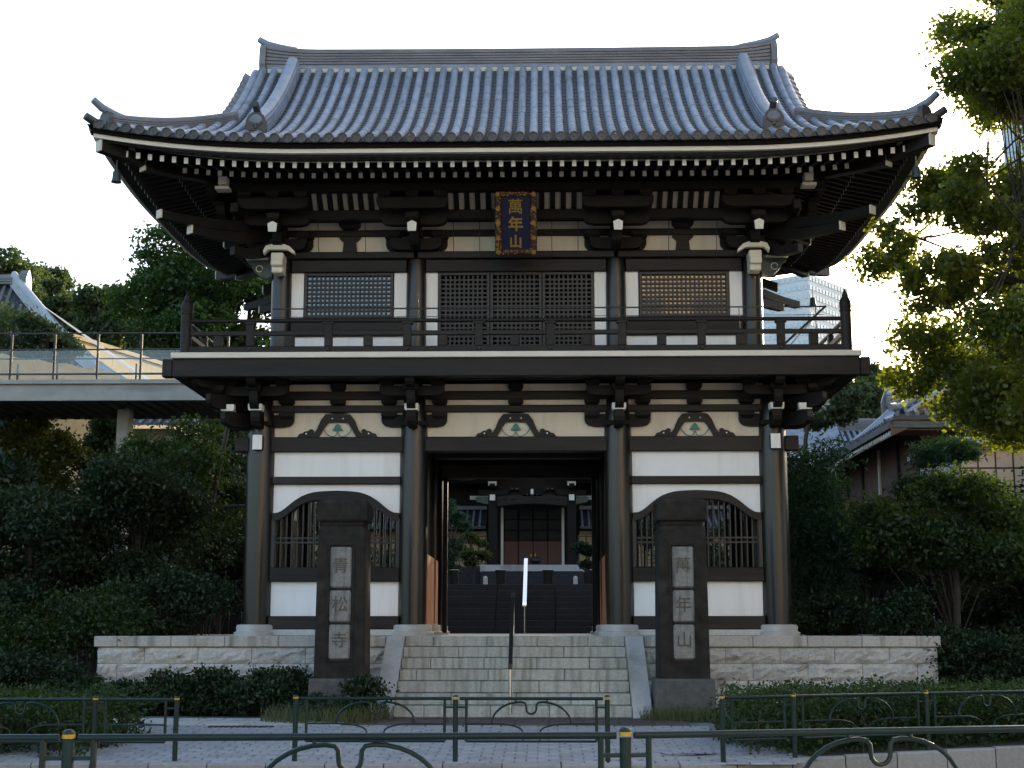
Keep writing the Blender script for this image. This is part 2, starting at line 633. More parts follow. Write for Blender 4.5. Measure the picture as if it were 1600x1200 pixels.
# ================================================================ PODIUM AND STAIRS
pod = thing('stone_podium', 'pale granite podium of coping and rock faced blocks under the temple gate', 'podium', (0, 1.5, -1.1))
b = MB()
b.box(-6.18, 6.18, -.86, 5.0, -1.3, -.012)
b.build('core', M['granite'], pod)


def rough_block(x0, x1, z0, z1, y, nrm=-1, seed=0, axis='x'):
    """rock faced block: a bumpy front with pitched margins"""
    rr = random.Random(seed)
    nx, nz = 9, 5
    m_ = MB()
    vs, fs = [], []
    for k in range(nz):
        for i in range(nx):
            u, v_ = i / (nx - 1), k / (nz - 1)
            e = min(u * (x1 - x0), (1 - u) * (x1 - x0), v_ * (z1 - z0), (1 - v_) * (z1 - z0))
            bul = .055 * min(1, e / .06)
            # overhanging upper half, hollow towards the lower edge
            bul *= (.55 + .45 * v_) * rr.uniform(.35, 1.25)
            a = x0 + u * (x1 - x0)
            zz = z0 + v_ * (z1 - z0)
            if 0 < i < nx - 1 and 0 < k < nz - 1:
                a += rr.uniform(-.02, .02)
                zz += rr.uniform(-.015, .015)
            vs.append((a, y + nrm * bul, zz) if axis == 'x' else (y + nrm * bul, a, zz))
    for k in range(nz - 1):
        for i in range(nx - 1):
            q = k * nx + i
            fs.append((q, q + 1, q + nx + 1, q + nx))
    n0 = len(vs)
    rim = [i for i in range(nx)] + [k * nx + nx - 1 for k in range(1, nz)] + [(nz - 1) * nx + i for i in range(nx - 2, -1, -1)] + [k * nx for k in range(nz - 2, 0, -1)]
    for i in rim:
        p = vs[i]
        vs.append((p[0], y - nrm * .05, p[2]) if axis == 'x' else (y - nrm * .05, p[1], p[2]))
    for q in range(len(rim)):
        fs.append((rim[q], rim[(q + 1) % len(rim)], n0 + (q + 1) % len(rim), n0 + q))
    m_.add(vs, fs, False)
    return m_


g = .005
for sg in (-1, 1):
    x = 1.9
    k = 0
    while x < 6.22:
        x1 = min(x + .80, 6.25)
        if 6.25 - x1 < .25: x1 = 6.25
        b = MB()
        a0, a1 = sorted((sg * x, sg * x1))
        b.box(a0 + g / 2, a1 - g / 2, -.93, -.50, -.158, -.0, .012)
        b.build('coping_stone', M['granite'], pod)
        x = x1
    for c, (z0, z1, off) in enumerate(((-.395, -.170, .4), (-.635, -.405, 0), (-.87, -.645, .4), (-1.12, -.88, 0))):
        x = 1.9
        nxt = x + off if off else x + .8
        while x < 6.2:
            x1 = min(nxt, 6.20)
            if 6.2 - x1 < .2: x1 = 6.2
            a0, a1 = sorted((sg * x, sg * x1))
            k += 1
            rough_block(a0 + g, a1 - g, z0, z1, -.88, -1, k * 7 + (sg > 0) * 1000).build('wall_stone', M['granite_rough'], pod)
            x = x1
            nxt = x + .8
        # end faces
        yy = -.86
        while yy < 4.6:
            k += 1
            rough_block(yy + g, min(yy + .9, 5) - g, z0, z1, sg * 6.20, sg, k * 11, 'y').build('wall_stone', M['granite_rough'], pod)
            yy += .9
    yy = -.49
    while yy < 4.8:
        b = MB()
        a0, a1 = sorted((sg * 5.9, sg * 6.25))
        b.box(a0, a1, yy + g, yy + .9 - g, -.158, 0.0, .012)
        b.build('coping_stone', M['granite'], pod)
        yy += .9
# floor slabs of the podium (seen edge on)
for i in range(12):
    for j in range(3):
        b = MB()
        x0 = -5.88 + i * .98
        b.box(x0 + .004, x0 + .976, -.48 + j * 1.8, -.48 + (j + 1) * 1.8 - .008, -.03, -.002, .006)
        b.build('floor_slab', M['granite_clean'], pod)

st = thing('stone_stairs', 'seven stained granite steps between sloping cheek stones below the gate opening', 'stairs', (0, -1.8, -1.08))
joints = [(-1.2, -.41, .33, 1.08), (-.81, .72), (-1.2, -.43, .33, 1.08), (-1.38, -.36, .72), (-.45, .36, 1.2), (-.85, .05, .8), (-1.2, -.3, .5, 1.1)]
for i in range(7):
    z1 = -.155 * i - .0 if i else 0.0
    z1 = -i * .1545
    z0 = z1 - .1545
    y0 = -.93 - .27 * i
    xs = [-1.622] + list(joints[i]) + [1.622]
    for a, c_ in zip(xs[:-1], xs[1:]):
        b = MB()
        b.box(a + .003, c_ - .003, y0, y0 + (.45 if i == 0 else .285), z0 + (.004), z1, .01)
        b.build('step_stone', M['granite_step'], st)
b = MB()
b.box(-1.61, 1.61, -2.5, -.6, -1.2, -1.0)
b.build('stair_core', M['granite'], st)
for sg in (-1, 1):
    x0, x1 = sorted((sg * 1.625, sg * 1.885))
    for (ya, yb) in ((-.5, -1.60), (-1.605, -2.72)):
        m_ = MB()
        f_ = lambda yy: -.01 + (yy + .93) * .575 if yy < -.93 else 0.003
        if ya > -1:
            pr_ = [(-.5, -.3), (-.5, .003), (-.93, .003), (yb, f_(yb)), (yb, f_(yb) - .17), (-.93, -.2)]
        else:
            pr_ = [(ya, f_(ya) - .17), (ya, f_(ya)), (yb + .04, f_(yb + .04)), (yb, f_(yb + .04) - .05), (yb, -1.09), (yb + .3, -1.09)]
        m_.prism(pr_, (x0, 0, 0), (0, 1, 0), (0, 0, 1), (x1 - x0, 0, 0))
        m_.build('cheek_stone', M['granite_clean'], st)
    m_ = MB()
    m_.prism([(-.6, -1.1), (-.6, -.2), (-.95, -.22), (-2.6, -1.08)], (x0 + .03, 0, 0), (0, 1, 0), (0, 0, 1), (x1 - x0 - .06, 0, 0))
    m_.build('cheek_wall', M['granite'], st)

# ================================================================ THE GATE
gate = thing('temple_gate', 'two storey dark timber temple gate with curved grey tiled roof and white plaster panels', 'temple gate', (0, 1.85, 0))
COLX = (-4.02, -1.6, 1.6, 4.02)
ROWY = (0.0, 1.85, 3.7)
RC = .22
pcol = pbase = None
for yy in ROWY:
    for x in COLX:
        if yy == 1.85 and abs(x) > 3: pass
        if pcol is None:
            b = MB()
            b.lathe(x, yy, [(RC - .012, .16), (RC, .9), (RC, 2.6), (RC - .01, 3.3), (RC - .05, 3.74), (RC - .07, 3.78)], 28)
            pcol = b.build('column', M['column'], gate, loc=(x, yy, 0))
            b = MB()
            b.lathe(x, yy, [(.335, -.002), (.34, .05), (.30, .07), (.305, .135), (.29, .165), (.24, .172)], 28)
            # square-shouldered stone drum
            pbase = b.build('base_stone', M['granite_clean'], pcol, loc=(x, yy, 0))
        else:
            c = dup(pcol, gate, (x, yy, 0))
            dup(pbase, c, (x, yy, 0))


def bar(name, x0, x1, y0, y1, z0, z1, m='wood_h', parent=None, c=.012):
    b_ = MB()
    b_.box(x0, x1, y0, y1, z0, z1, c)
    return b_.build(name, M[m], parent or gate)


BAYS = ((-3.8, -1.82), (-1.38, 1.38), (1.82, 3.8))


# sill stones and beams of the lower storey front
for (x0, x1) in (BAYS[0], BAYS[2]):
    bar('sill_stone', x0 - .03, x1 + .03, -.16, .16, -.001, .095, 'granite_clean')
    bar('sill_beam', x0 - .02, x1 + .02, -.12, .12, .097, .30)
    bar('plaster_panel', x0, x1, -.03, .03, .30, .825, 'plaster', c=0)
    bar('waist_beam', x0 - .02, x1 + .02, -.11, .11, .825, 1.045)
    bar('tie_beam', x0 - .02, x1 + .02, -.10, .10, 2.335, 2.455)
    bar('plaster_panel', x0, x1, -.03, .03, 2.455, 2.845, 'plaster', c=0)
for (x0, x1) in BAYS:
    bar('head_beam', x0 - .06, x1 + .06, -.11, .11, 2.845, 3.08)
    bar('plaster_panel', x0 - .1, x1 + .1, -.02, .03, 3.08, 3.475, 'cream', c=0)
    bar('through_beam', x0 - .25, x1 + .25, -.09, .09, 3.475, 3.585)
    bar('plaster_panel', x0 - .1, x1 + .1, -.02, .03, 3.585, 3.675, 'cream', c=0)
    bar('through_beam', x0 - .25, x1 + .25, -.085, .085, 3.675, 3.81)
    bar('plaster_panel', x0 - .1, x1 + .1, -.02, .03, 3.81, 3.93, 'cream', c=0)
# beam noses through the outer columns
for sg in (-1, 1):
    x0, x1 = sorted((sg * 4.2, sg * 4.42))
    bar('beam_nose', x0, x1, -.10, .10, 2.855, 3.085)
    x0, x1 = sorted((sg * 4.02 - .075, sg * 4.02 + .075))
    n_ = bar('beam_nose', x0, x1, -.33, -.15, 2.855, 3.085)
    bar('painted_end', x0, x1, -.345, -.331, 2.855, 3.085, 'white', n_, .004)

# arched windows
CURVE = ((0, 1), (.15, .985), (.26, .965), (.36, .93), (.45, .86), (.54, .76), (.62, .62), (.69, .48), (.76, .31), (.82, .17), (.87, .08), (.92, .02), (1, 0))


def arch_z(u, z0, z1):
    u = abs(u)
    for (a, fa), (c_, fc) in zip(CURVE[:-1], CURVE[1:]):
        if a <= u <= c_:
            return z0 + (fa + (fc - fa) * (u - a) / (c_ - a)) * (z1 - z0)
    return z0


for (x0, x1) in (BAYS[0], BAYS[2]):
    cx, hw = (x0 + x1) / 2, (x1 - x0) / 2 + .0
    us = [i / 24 - 1 for i in range(49)]
    top = [(cx + u * hw, arch_z(u, 1.885, 2.235)) for u in us]
    bot = [(cx + u * (hw), arch_z(u, 1.765, 2.105)) for u in us]
    b = MB()
    b.prism([(x0, 2.335)] + [(a, z - .02) for a, z in top] + [(x1, 2.335)], (0, -.025, 0), (1, 0, 0), (0, 0, 1), (0, .05, 0))
    b.build('plaster_panel', M['plaster'], gate)
    b = MB()
    b.prism(top + bot[::-1], (0, -.10, 0), (1, 0, 0), (0, 0, 1), (0, .18, 0))
    fr = b.build('arched_window', M['wood_h'], gate)
    b = MB()
    n = 23
    for i in range(n):
        u = -1 + 2 * (i + .5) / n
        b.box(cx + u * hw - .013, cx + u * hw + .013, -.03, .02, 1.04, arch_z(u, 1.765, 2.105) + .03, .004)
    for z in (1.43, 1.50):
        b.box(x0, x1, -.022, .012, z - .016, z + .016, .004)
    b.box(x0 - .01, x0 + .045, -.08, .08, 1.045, 1.80)
    b.box(x1 - .045, x1 + .01, -.08, .08, 1.045, 1.80)
    b.build('window_bars', M['shutter'], fr)


# frog leg struts
def frog(cx, y, parent, k=1.0, crest=True, m='wood_h'):
    s = .0025 * k
    hR = [(0, 492 - 345), (55, 147), (80, 144), (108, 107), (130, 52), (146, 28), (158, 26), (150, 40), (160, 52), (176, 50), (186, 40), (205, 38), (222, 26), (240, 22), (250, 8), (256, 0)]
    out = [(-a, z) for a, z in hR[::-1][:-1]] + hR
    inn = [(118, 0), (90, 52), (62, 92), (0, 95), (-62, 92), (-90, 52), (-118, 0)]
    poly = [(a * s, z * s) for a, z in out + inn]
    b_ = MB()
    b_.prism(poly, (cx, y - .05, 3.08), (1, 0, 0), (0, 0, 1), (0, .07, 0))
    o = b_.build('frog_leg_strut', M[m], parent)
    b_ = MB()
    for sg in (-1, 1):
        for (a, z, r) in ((197, 22, 5), (34, 118, 4.5)):
            b_.prism([(cx + sg * a * s + r * s * math.cos(t * math.pi / 4), 3.08 + z * s + r * s * math.sin(t * math.pi / 4)) for t in range(8)], (0, y - .056, 0), (1, 0, 0), (0, 0, 1), (0, .006, 0))
    b_.build('white_dot', M['white'], o)
    if crest:
        b_ = MB()
        for sg in (-1, 1):
            pth = [(cx + sg * a * s, y - .035, 3.08 + z * s) for a, z in ((88, 52), (80, 36), (62, 16), (42, 5), (24, 4), (10, 13), (2, 34))]
            b_.tube(pth, .0065, 6)
        leaf = [(-34, 42), (-26, 56), (-20, 56), (-18, 70), (-8, 82), (0, 85), (8, 82), (18, 70), (20, 56), (26, 56), (34, 42), (22, 45), (12, 38), (0, 46), (-12, 38), (-22, 45)]
        b_.prism([(cx + a * s, 3.08 + z * s) for a, z in leaf], (0, y - .04, 0), (1, 0, 0), (0, 0, 1), (0, .014, 0))
        b_.build('crest', M['green'], o)
    return o


for (x0, x1) in BAYS:
    frog((x0 + x1) / 2, -.02, gate)


# bracket pieces
def arm_mb(c, d, L, h, w_, z, up=1):
    """boat shaped bracket arm: centre c (x,y), direction d, half length L, height h, width w_, bottom at z"""
    d = Vector((d[0], d[1], 0)).normalized()
    n_ = Vector((-d.y, d.x, 0))
    r_ = min(.16, L * .45)
    half = [(L, h), (L, h * .55), (L - r_ * .12, h * .3), (L - r_ * .4, h * .1), (L - r_, 0)]
    poly = half + [(-a, z_) for a, z_ in half[::-1]]
    b_ = MB()
    b_.prism(poly, Vector((c[0], c[1], z)) - n_ * w_ / 2, d, (0, 0, 1), n_ * w_)
    return b_


def block_mb(x, y, z, w_, h, taper=.66):
    a, c = w_ / 2, w_ / 2 * taper
    rings = []
    for r_, zz in ((c, z), (c + (a - c) * .3, z + h * .12), (a, z + h * .42), (a, z + h)):
        rings.append([(x - r_, y - r_, zz), (x + r_, y - r_, zz), (x + r_, y + r_, zz), (x - r_, y + r_, zz)])
    b_ = MB()
    b_.loft(rings)
    return b_


def lower_bracket(cx, yc, sy):
    """waist bracket set; sy=-1 projects to the front"""
    ro = block_mb(cx, yc, 3.20, .40, .12).build('bracket_set', M['wood'], gate)
    arm_mb((cx, yc), (1, 0), .52, .20, .15, 3.235).build('bracket_arm', M['wood'], ro)
    for dx in (-.40, .40):
        block_mb(cx + dx, yc, 3.36, .24, .12).build('bearing_block', M['wood'], ro)
        block_mb(cx + dx, yc, 3.58, .24, .10).build('bearing_block', M['wood'], ro)
    # first projecting arm with its painted block
    arm_mb((cx, yc + sy * .16), (0, 1), .42, .24, .14, 3.20).build('bracket_arm', M['wood'], ro)
    bl = block_mb(cx, yc + sy * .50, 3.435, .215, .10, .92).build('painted_block', M['white'], ro)
    arm_mb((cx, yc + sy * .36), (0, 1), .40, .26, .13, 3.452).build('bracket_arm', M['wood'], ro)
    arm_mb((cx, yc + sy * .50), (1, 0), .50, .15, .14, 3.665).build('bracket_arm', M['wood'], ro)
    block_mb(cx, yc + sy * .66, 3.70, .23, .11).build('bearing_block', M['wood'], ro)
    arm_mb((cx, yc + sy * .58), (0, 1), .42, .22, .14, 3.76).build('bracket_arm', M['wood'], ro)
    for dx in (-.40, .40):
        block_mb(cx + dx, yc + sy * .50, 3.815, .22, .10).build('bearing_block', M['wood'], ro)
    block_mb(cx, yc + sy * .86, 3.90, .24, .11).build('bearing_block', M['wood'], ro)
    if abs(cx) > 3:
        sx = 1 if cx > 0 else -1
        for dvec, tag_ in (((sx, 0), 0), ((sx, sy), 1)):
            q = 1.0 if not tag_ else 1.25
            dv = Vector((dvec[0], dvec[1])).normalized()
            for (o_, L, z, wd) in ((.16, .42, 3.20, .14), (.36, .44, 3.46, .13), (.58, .44, 3.76, .14)):
                arm_mb((cx + dv.x * o_ * q, yc + dv.y * o_ * q), dvec, L * q, .22, wd, z).build('bracket_arm', M['wood'], ro)
            for (o_, z) in ((.66, 3.70), (.86, 3.90)):
                block_mb(cx + dv.x * o_ * q, yc + dv.y * o_ * q, z, .23, .11).build('bearing_block', M['wood'], ro)
            block_mb(cx + dv.x * .5 * q, yc + dv.y * .5 * q, 3.435, .21, .10, .92).build('painted_block', M['white'], ro)
    return ro


for x in COLX:
    lower_bracket(x, 0.0, -1)
    lower_bracket(x, 3.7, 1)
# small struts between the through beams
for (x0, x1) in BAYS:
    cx = (x0 + x1) / 2
    block_mb(cx, 0.0, 3.46, .26, .02).build('strut_block', M['wood'], gate)
    block_mb(cx, -.02, 3.57, .24, .11).build('strut_block', M['wood'], gate)
    block_mb(cx, -.02, 3.80, .24, .13).build('strut_block', M['wood'], gate)
# outer corbel beam carried by the brackets, and the deck joists
bar('corbel_beam', -4.75, 4.75, -.57, -.43, 3.915, 4.0)
for sg in (-1, 1):
    x0, x1 = sorted((sg * 4.45, sg * 4.59))
    bar('corbel_beam', x0, x1, -.42, 4.1, 3.915, 4.0)
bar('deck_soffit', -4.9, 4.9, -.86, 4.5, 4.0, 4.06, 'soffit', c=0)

# inner rows: beams, passage walls, back openings
for yy in (1.85, 3.7):
    for i, (x0, x1) in enumerate(BAYS):
        bar('head_beam', x0 - .06, x1 + .06, yy - .11, yy + .11, 2.80 if yy > 2 else 2.95, 3.06)
        if yy > 2:
            bar('plaster_panel', x0 - .1, x1 + .1, yy - .02, yy + .02, 3.06, 3.93, 'wood', c=0)
        else:
            bar('plaster_panel', x0 - .1, x1 + .1, yy - .02, yy + .02, 3.06, 3.98, 'wood', c=0)
frog(0, 1.80, gate, crest=False, m='wood')
for sg in (-1, 1):
    for j, (ya, yb) in enumerate(((.2, 1.65), (2.05, 3.5))):
        x0, x1 = sorted((sg * 1.585, sg * 1.635))
        n = 7
        for k in range(n):
            w_ = (yb - ya) / n
            bar('wall_plank', x0, x1, ya + k * w_ + .004, ya + (k + 1) * w_ - .004, .1, 3.0, 'wood', c=.004)
        bar('side_tie', sg * 1.61 - .09, sg * 1.61 + .09, ya - .1, yb + .1, 2.86, 3.05)
        x0, x1 = sorted((sg * 4.0, sg * 4.04))
        bar('plaster_panel', x0, x1, ya - .02, yb + .02, .3, .82, 'plaster', c=0)
        bar('plaster_panel', x0, x1, ya - .02, yb + .02, 2.0, 2.85, 'plaster', c=0)
        bar('side_tie', sg * 4.02 - .1, sg * 4.02 + .1, ya - .02, yb + .02, .82, 1.04)
        bar('side_tie', sg * 4.02 - .1, sg * 4.02 + .1, ya - .02, yb + .02, 2.85, 3.08)
        bar('side_tie', sg * 4.02 - .1, sg * 4.02 + .1, ya - .02, yb + .02, .0, .3)
        bar('plaster_panel', sg * 4.02 - .02, sg * 4.02 + .02, ya - .02, yb + .02, 3.08, 3.9, 'cream', c=0)
        bar('plaster_panel', sg * 4.02 - .03, sg * 4.02 + .03, ya - .02, yb + .02, 1.04, 2.0, 'wood', c=0)
    # orange boards lining the passage
    x0, x1 = sorted((sg * 1.40, sg * 1.45))
    m_ = MB()
    m_.prism([(.22, .13), (2.62, .13), (2.62, 1.255), (.22, 1.265)], (x0, 0, 0), (0, 1, 0), (0, 0, 1), (x1 - x0, 0, 0))
    m_.build('lining_board', M['orange'], gate)
    bar('door_leaf', *sorted((sg * 1.30, sg * 1.38)), 3.45, 3.62, .03, 2.80, 'wood')
bar('passage_ceiling', -1.6, 1.6, .12, 3.6, 3.40, 3.44, 'soffit', c=0)
for (x0, x1) in (BAYS[0], BAYS[2]):
    bar('back_sill', x0, x1, 3.6, 3.8, .0, 1.0, 'wood')
    b = MB()
    for i in range(16):
        xx = x0 + (i + .5) * (x1 - x0) / 16
        b.box(xx - .018, xx + .018, 3.68, 3.72, 1.0, 2.82)
    b.build('back_bars', M['shutter'], gate)

# ---------------------------------------------------------------- balcony
BX, BF, BB = 5.23, -1.1, 4.8
b = MB()
b.box(-BX, BX, BF, BB, 4.165, 4.252, .008)
bal = b.build('balcony', M['creampaint'], gate)
bar('edge_beam', -BX + .02, BX - .02, BF + .05, BF + .25, 3.88, 4.163, parent=bal)
for sg in (-1, 1):
    x0, x1 = sorted((sg * (BX - .22), sg * (BX - .02)))
    bar('edge_beam', x0, x1, BF + .255, BB - .02, 3.88, 4.163, parent=bal)
    x0, x1 = sorted((sg * (BX - .015), sg * (BX + .14)))
    bar('beam_end', x0, x1, BF + .06, BF + .24, 3.885, 4.158, parent=bal)
bar('deck_underside', -BX + .24, BX - .24, BF + .26, BB - .05, 4.10, 4.16, 'soffit', bal, 0)
FY = -1.0


def balustrade_run(xs_full, xs_short, x0, x1, y):
    for (z0, z1, hw, nm) in ((4.722, 4.785, .04, 'top_rail'), (4.523, 4.593, .035, 'middle_rail'), (4.255, 4.350, .05, 'bottom_rail')):
        b_ = MB()
        if nm == 'top_rail':
            b_.tube([(x0, y, (z0 + z1) / 2), (x1, y, (z0 + z1) / 2)], .033, 10)
        else:
            b_.box(x0, x1, y - hw, y + hw, z0, z1, .008)
        b_.build(nm, M['wood_h'], bal)
    for x in xs_full:
        b_ = MB()
        b_.box(x - .062, x + .062, y - .045, y + .045, 4.351, 4.700, .008)
        b_.box(x - .085, x + .085, y - .055, y + .055, 4.690, 4.735, .008)
        b_.build('rail_post', M['wood_h'], bal)
        b_ = MB()
        b_.lathe(x, y - .06, [(.0, 4.275), (.025, 4.28), (.032, 4.30), (.025, 4.32), (0, 4.325)], 10)
        b_.build('bolt_cap', M['iron'], bal)
    for x in xs_short:
        b_ = MB()
        b_.box(x - .07, x + .07, y - .04, y + .04, 4.351, 4.522, .008)
        b_.build('short_post', M['wood_h'], bal)


full = [-4.04, -2.84, -1.637, -.54, .545, 1.637, 2.84, 4.04]
balustrade_run(full, [-4.53, -3.43, -2.235, -1.09, 0.0, 1.09, 2.235, 3.43, 4.53], -5.0, 5.0, FY)
for sg in (-1, 1):
    x = sg * 5.03
    b = MB()
    b.box(x - .035, x + .035, FY, 4.7, 4.523, 4.593)
    b.build('middle_rail', M['wood_h'], bal)
    b = MB()
    b.box(x - .05, x + .05, FY, 4.7, 4.255, 4.35)
    b.build('bottom_rail', M['wood_h'], bal)
    b = MB()
    b.tube([(x, FY, 4.755), (x, 4.7, 4.755)], .033, 10)
    b.build('top_rail', M['wood_h'], bal)
    for yy in (.2, 1.3, 2.4, 3.5):
        bar('rail_post', x - .045, x + .045, yy - .06, yy + .06, 4.351, 4.735, parent=bal)
    for yy in (FY, 4.7):
        b = MB()
        b.lathe(x, yy, [(.085, 4.253), (.085, 4.86), (.095, 4.865), (.095, 4.885), (.083, 4.89), (.092, 4.93), (.092, 5.0), (.07, 5.06), (.045, 5.09), (.05, 5.11), (.035, 5.15), (.008, 5.21), (0, 5.22)], 18)
        b.build('newel_post', M['wood_h'], bal)
# thin iron safety rail behind the balustrade
b = MB()
yy = -.78
b.tube([(-3.75, yy, 4.99), (4.75, yy, 4.99), (4.75, 4.4, 4.99)], .012, 6)
b.tube([(-3.75, yy, 4.86), (4.75, yy, 4.86)], .005, 6)
for x in (3.45, 4.62):
    b.tube([(x, yy, 4.25), (x, yy, 4.99)], .008, 6)
b.tube([(4.1, yy, 4.38), (4.78, yy, 5.0)], .018, 6)
b.build('safety_rail', M['iron'], bal)

# ---------------------------------------------------------------- upper storey walls
UX = (-3.80, -1.61, 1.61, 3.80)
UY, UB = .2, 3.5
pc = None
for yy in (UY, UB):
    for x in UX:
        if pc is None:
            b = MB()
            b.lathe(x, yy, [(.165, 4.25), (.165, 5.6), (.155, 5.9), (.14, 6.0)], 24)
            pc = b.build('upper_column', M['column'], gate, loc=(x, yy, 4.25))
        else:
            dup(pc, gate, (x, yy, 4.25))
UBAY = ((-3.64, -1.77), (-1.46, 1.46), (1.77, 3.64))
for i, (x0, x1) in enumerate(UBAY):
    bar('daiwa_plate' if False else 'wall_plate', x0 - .20, x1 + .20, UY - .16, UY + .16, 6.005, 6.118)
    bar('lintel', x0, x1, UY - .09, UY + .09, 5.795, 6.0)
    bar('floor_plate', x0, x1, UY - .09, UY + .09, 4.253, 4.33)
    if i != 1:
        bar('waist_rail', x0, x1, UY - .075, UY + .075, 4.74, 5.05)
        bar('plaster_panel', x0, x1, UY - .02, UY + .02, 4.33, 4.74, 'plaster', c=0)
    sw = .20 if i != 1 else .195
    z0 = 5.05 if i != 1 else 4.33
    bar('plaster_panel', x0, x0 + sw, UY - .02, UY + .02, z0, 5.795, 'plaster', c=0)
    bar('plaster_panel', x1 - sw, x1, UY - .02, UY + .02, z0, 5.795, 'plaster', c=0)
    # upper cream panels and strips
    bar('plaster_panel', x0 - .1, x1 + .1, UY - .02, UY + .03, 6.118, 6.395, 'cream', c=0)
    bar('through_beam', x0 - .2, x1 + .2, UY - .08, UY + .08, 6.395, 6.50)
    bar('plaster_panel', x0 - .1, x1 + .1, UY - .02, UY + .03, 6.50, 6.64, 'cream', c=0)


def lattice(x0, x1, z0, z1, y, name, glass, cell=.072, bt=.028):
    b_ = MB()
    t = .05
    b_.box(x0, x0 + t, y - .04, y + .04, z0, z1, .005)
    b_.box(x1 - t, x1, y - .04, y + .04, z0, z1, .005)
    b_.box(x0 + t, x1 - t, y - .04, y + .04, z0, z0 + t, .005)
    b_.box(x0 + t, x1 - t, y - .04, y + .04, z1 - t, z1, .005)
    fr_ = b_.build(name, M['shutter'], gate)
    b_ = MB()
    nx = max(2, round((x1 - x0 - 2 * t) / cell))
    nz = max(2, round((z1 - z0 - 2 * t) / cell))
    for i_ in range(1, nx):
        xx = x0 + t + i_ * (x1 - x0 - 2 * t) / nx
        b_.box(xx - bt / 2, xx + bt / 2, y - .015, y + .006, z0 + t, z1 - t)
    for k_ in range(1, nz):
        zz = z0 + t + k_ * (z1 - z0 - 2 * t) / nz
        b_.box(x0 + t, x1 - t, y - .012, y + .010, zz - bt / 2, zz + bt / 2)
    b_.build('lattice', M['shutter'], fr_)
    b_ = MB()
    gy_ = .02 if glass else .16
    b_.box(x0 + t, x1 - t, y + gy_, y + gy_ + .008, z0 + t, z1 - t)
    b_.build('window_pane' if glass else 'backing_board', M['glass'] if glass else M['soffit'], fr_)
    return fr_


for sg in (-1, 1):
    x0, x1 = sorted((sg * 1.985, sg * 3.43))
    lattice(x0, x1, 5.05, 5.795, UY, 'lattice_window', True)
for k in range(3):
    x0 = -1.262 + k * .8413
    lattice(x0 + .004, x0 + .8373, 4.33, 5.795, UY, 'lattice_door', False)
# side and back walls of the upper room
for sg in (-1, 1):
    x0, x1 = sorted((sg * 3.76, sg * 3.84))
    bar('plaster_panel', x0, x1, UY + .15, UB - .15, 4.26, 5.795, 'plaster', c=0)
    bar('plaster_panel', x0, x1, UY + .15, UB - .15, 5.9, 6.9, 'cream', c=0)
    bar('lintel', sg * 3.80 - .1, sg * 3.80 + .1, UY + .15, UB - .15, 5.80, 6.10)
    bar('waist_rail', sg * 3.80 - .1, sg * 3.80 + .1, UY + .15, UB - .15, 4.74, 5.05)
bar('plaster_panel', -3.7, 3.7, UB - .03, UB + .03, 4.26, 6.9, 'plaster', c=0)
bar('room_ceiling', -3.7, 3.7, UY + .06, UB - .06, 6.60, 6.64, 'soffit', c=0)

# carved white edged noses on the outer upper columns
for sg in (-1, 1):
    cx = sg * 3.80
    m_ = MB()
    rings = []
    for (y, hw, z0, z1) in ((-.30, .10, 5.90, 6.03), (-.33, .095, 5.80, 5.92), (-.26, .09, 5.70, 5.82)):
        m_.box(cx - hw, cx + hw, y, .02, z0 + .004, z1 - .006, .015)
    nose = m_.build('carved_nose', M['creampaint'], gate)
    m_ = MB()
    prof = [(-.22, 6.0), (-.23, 6.06), (-.19, 6.14), (-.10, 6.165), (.10, 6.165), (.19, 6.13), (.27, 6.05), (.28, 6.0), (.22, 6.03), (.15, 6.075), (-.14, 6.08), (-.18, 6.05)]
    m_.prism([(cx - sg * a, z) for a, z in prof], (0, -.28, 0), (1, 0, 0), (0, 0, 1), (0, .1, 0))
    m_.build('nose_cap', M['creampaint'], nose)
    x0, x1 = sorted((sg * 4.0, sg * 4.36))
    m_ = MB()
    m_.prism([(sg * 3.95, 6.0), (sg * 4.36, 6.0), (sg * 4.36, 5.96), (sg * 4.30, 5.93), (sg * 4.26, 5.84), (sg * 4.16, 5.74), (sg * 4.06, 5.70), (sg * 3.95, 5.74)], (0, .12, 0), (1, 0, 0), (0, 0, 1), (0, .16, 0))
    sn = m_.build('carved_nose', M['bronze'], gate)
    m_ = MB()
    m_.prism([(sg * 4.02, 6.003), (sg * 4.32, 6.003), (sg * 4.41, 6.05), (sg * 4.37, 6.10), (sg * 4.02, 6.10)], (0, .06, 0), (1, 0, 0), (0, 0, 1), (0, .28, 0))
    m_.build('nose_cap', M['creampaint'], sn)
    m_ = MB()
    m_.tube([(sg * 4.16 + .055 * math.cos(t * .7), .115, 5.86 + .055 * math.sin(t * .7)) for t in range(9)], .008, 6)
    m_.build('scroll', M['creampaint'], sn)


# upper bracket complexes
def pent_tail(cx, cy, d, s_in, s_out, z_in, z_out, w_, h, ro, m='white'):
    """descending tail rafter from s_in to s_out along d, with a painted five sided end"""
    d = Vector((d[0], d[1], 0)).normalized()
    n_ = Vector((-d.y, d.x, 0))
    p0 = Vector((cx, cy, z_in)) + d * s_in
    p1 = Vector((cx, cy, z_out)) + d * s_out
    prof = [(-w_ * .42, 0), (w_ * .42, 0), (w_ * .5, h * .78), (0, h), (-w_ * .5, h * .78)]
    b_ = MB()
    mid = (p0 + p1) / 2 + Vector((0, 0, -.05))
    b_.loft([[p + n_ * a + Vector((0, 0, z)) for a, z in prof] for p in (p0, mid, p1)])
    t_ = b_.build('tail_rafter', M['wood'], ro)
    b_ = MB()
    b_.loft([[p1 + d * q + n_ * a * 1.0 + Vector((0, 0, z)) for a, z in prof] for q in (.001, .02)])
    b_.build('painted_end', M[m], ro)
    return t_


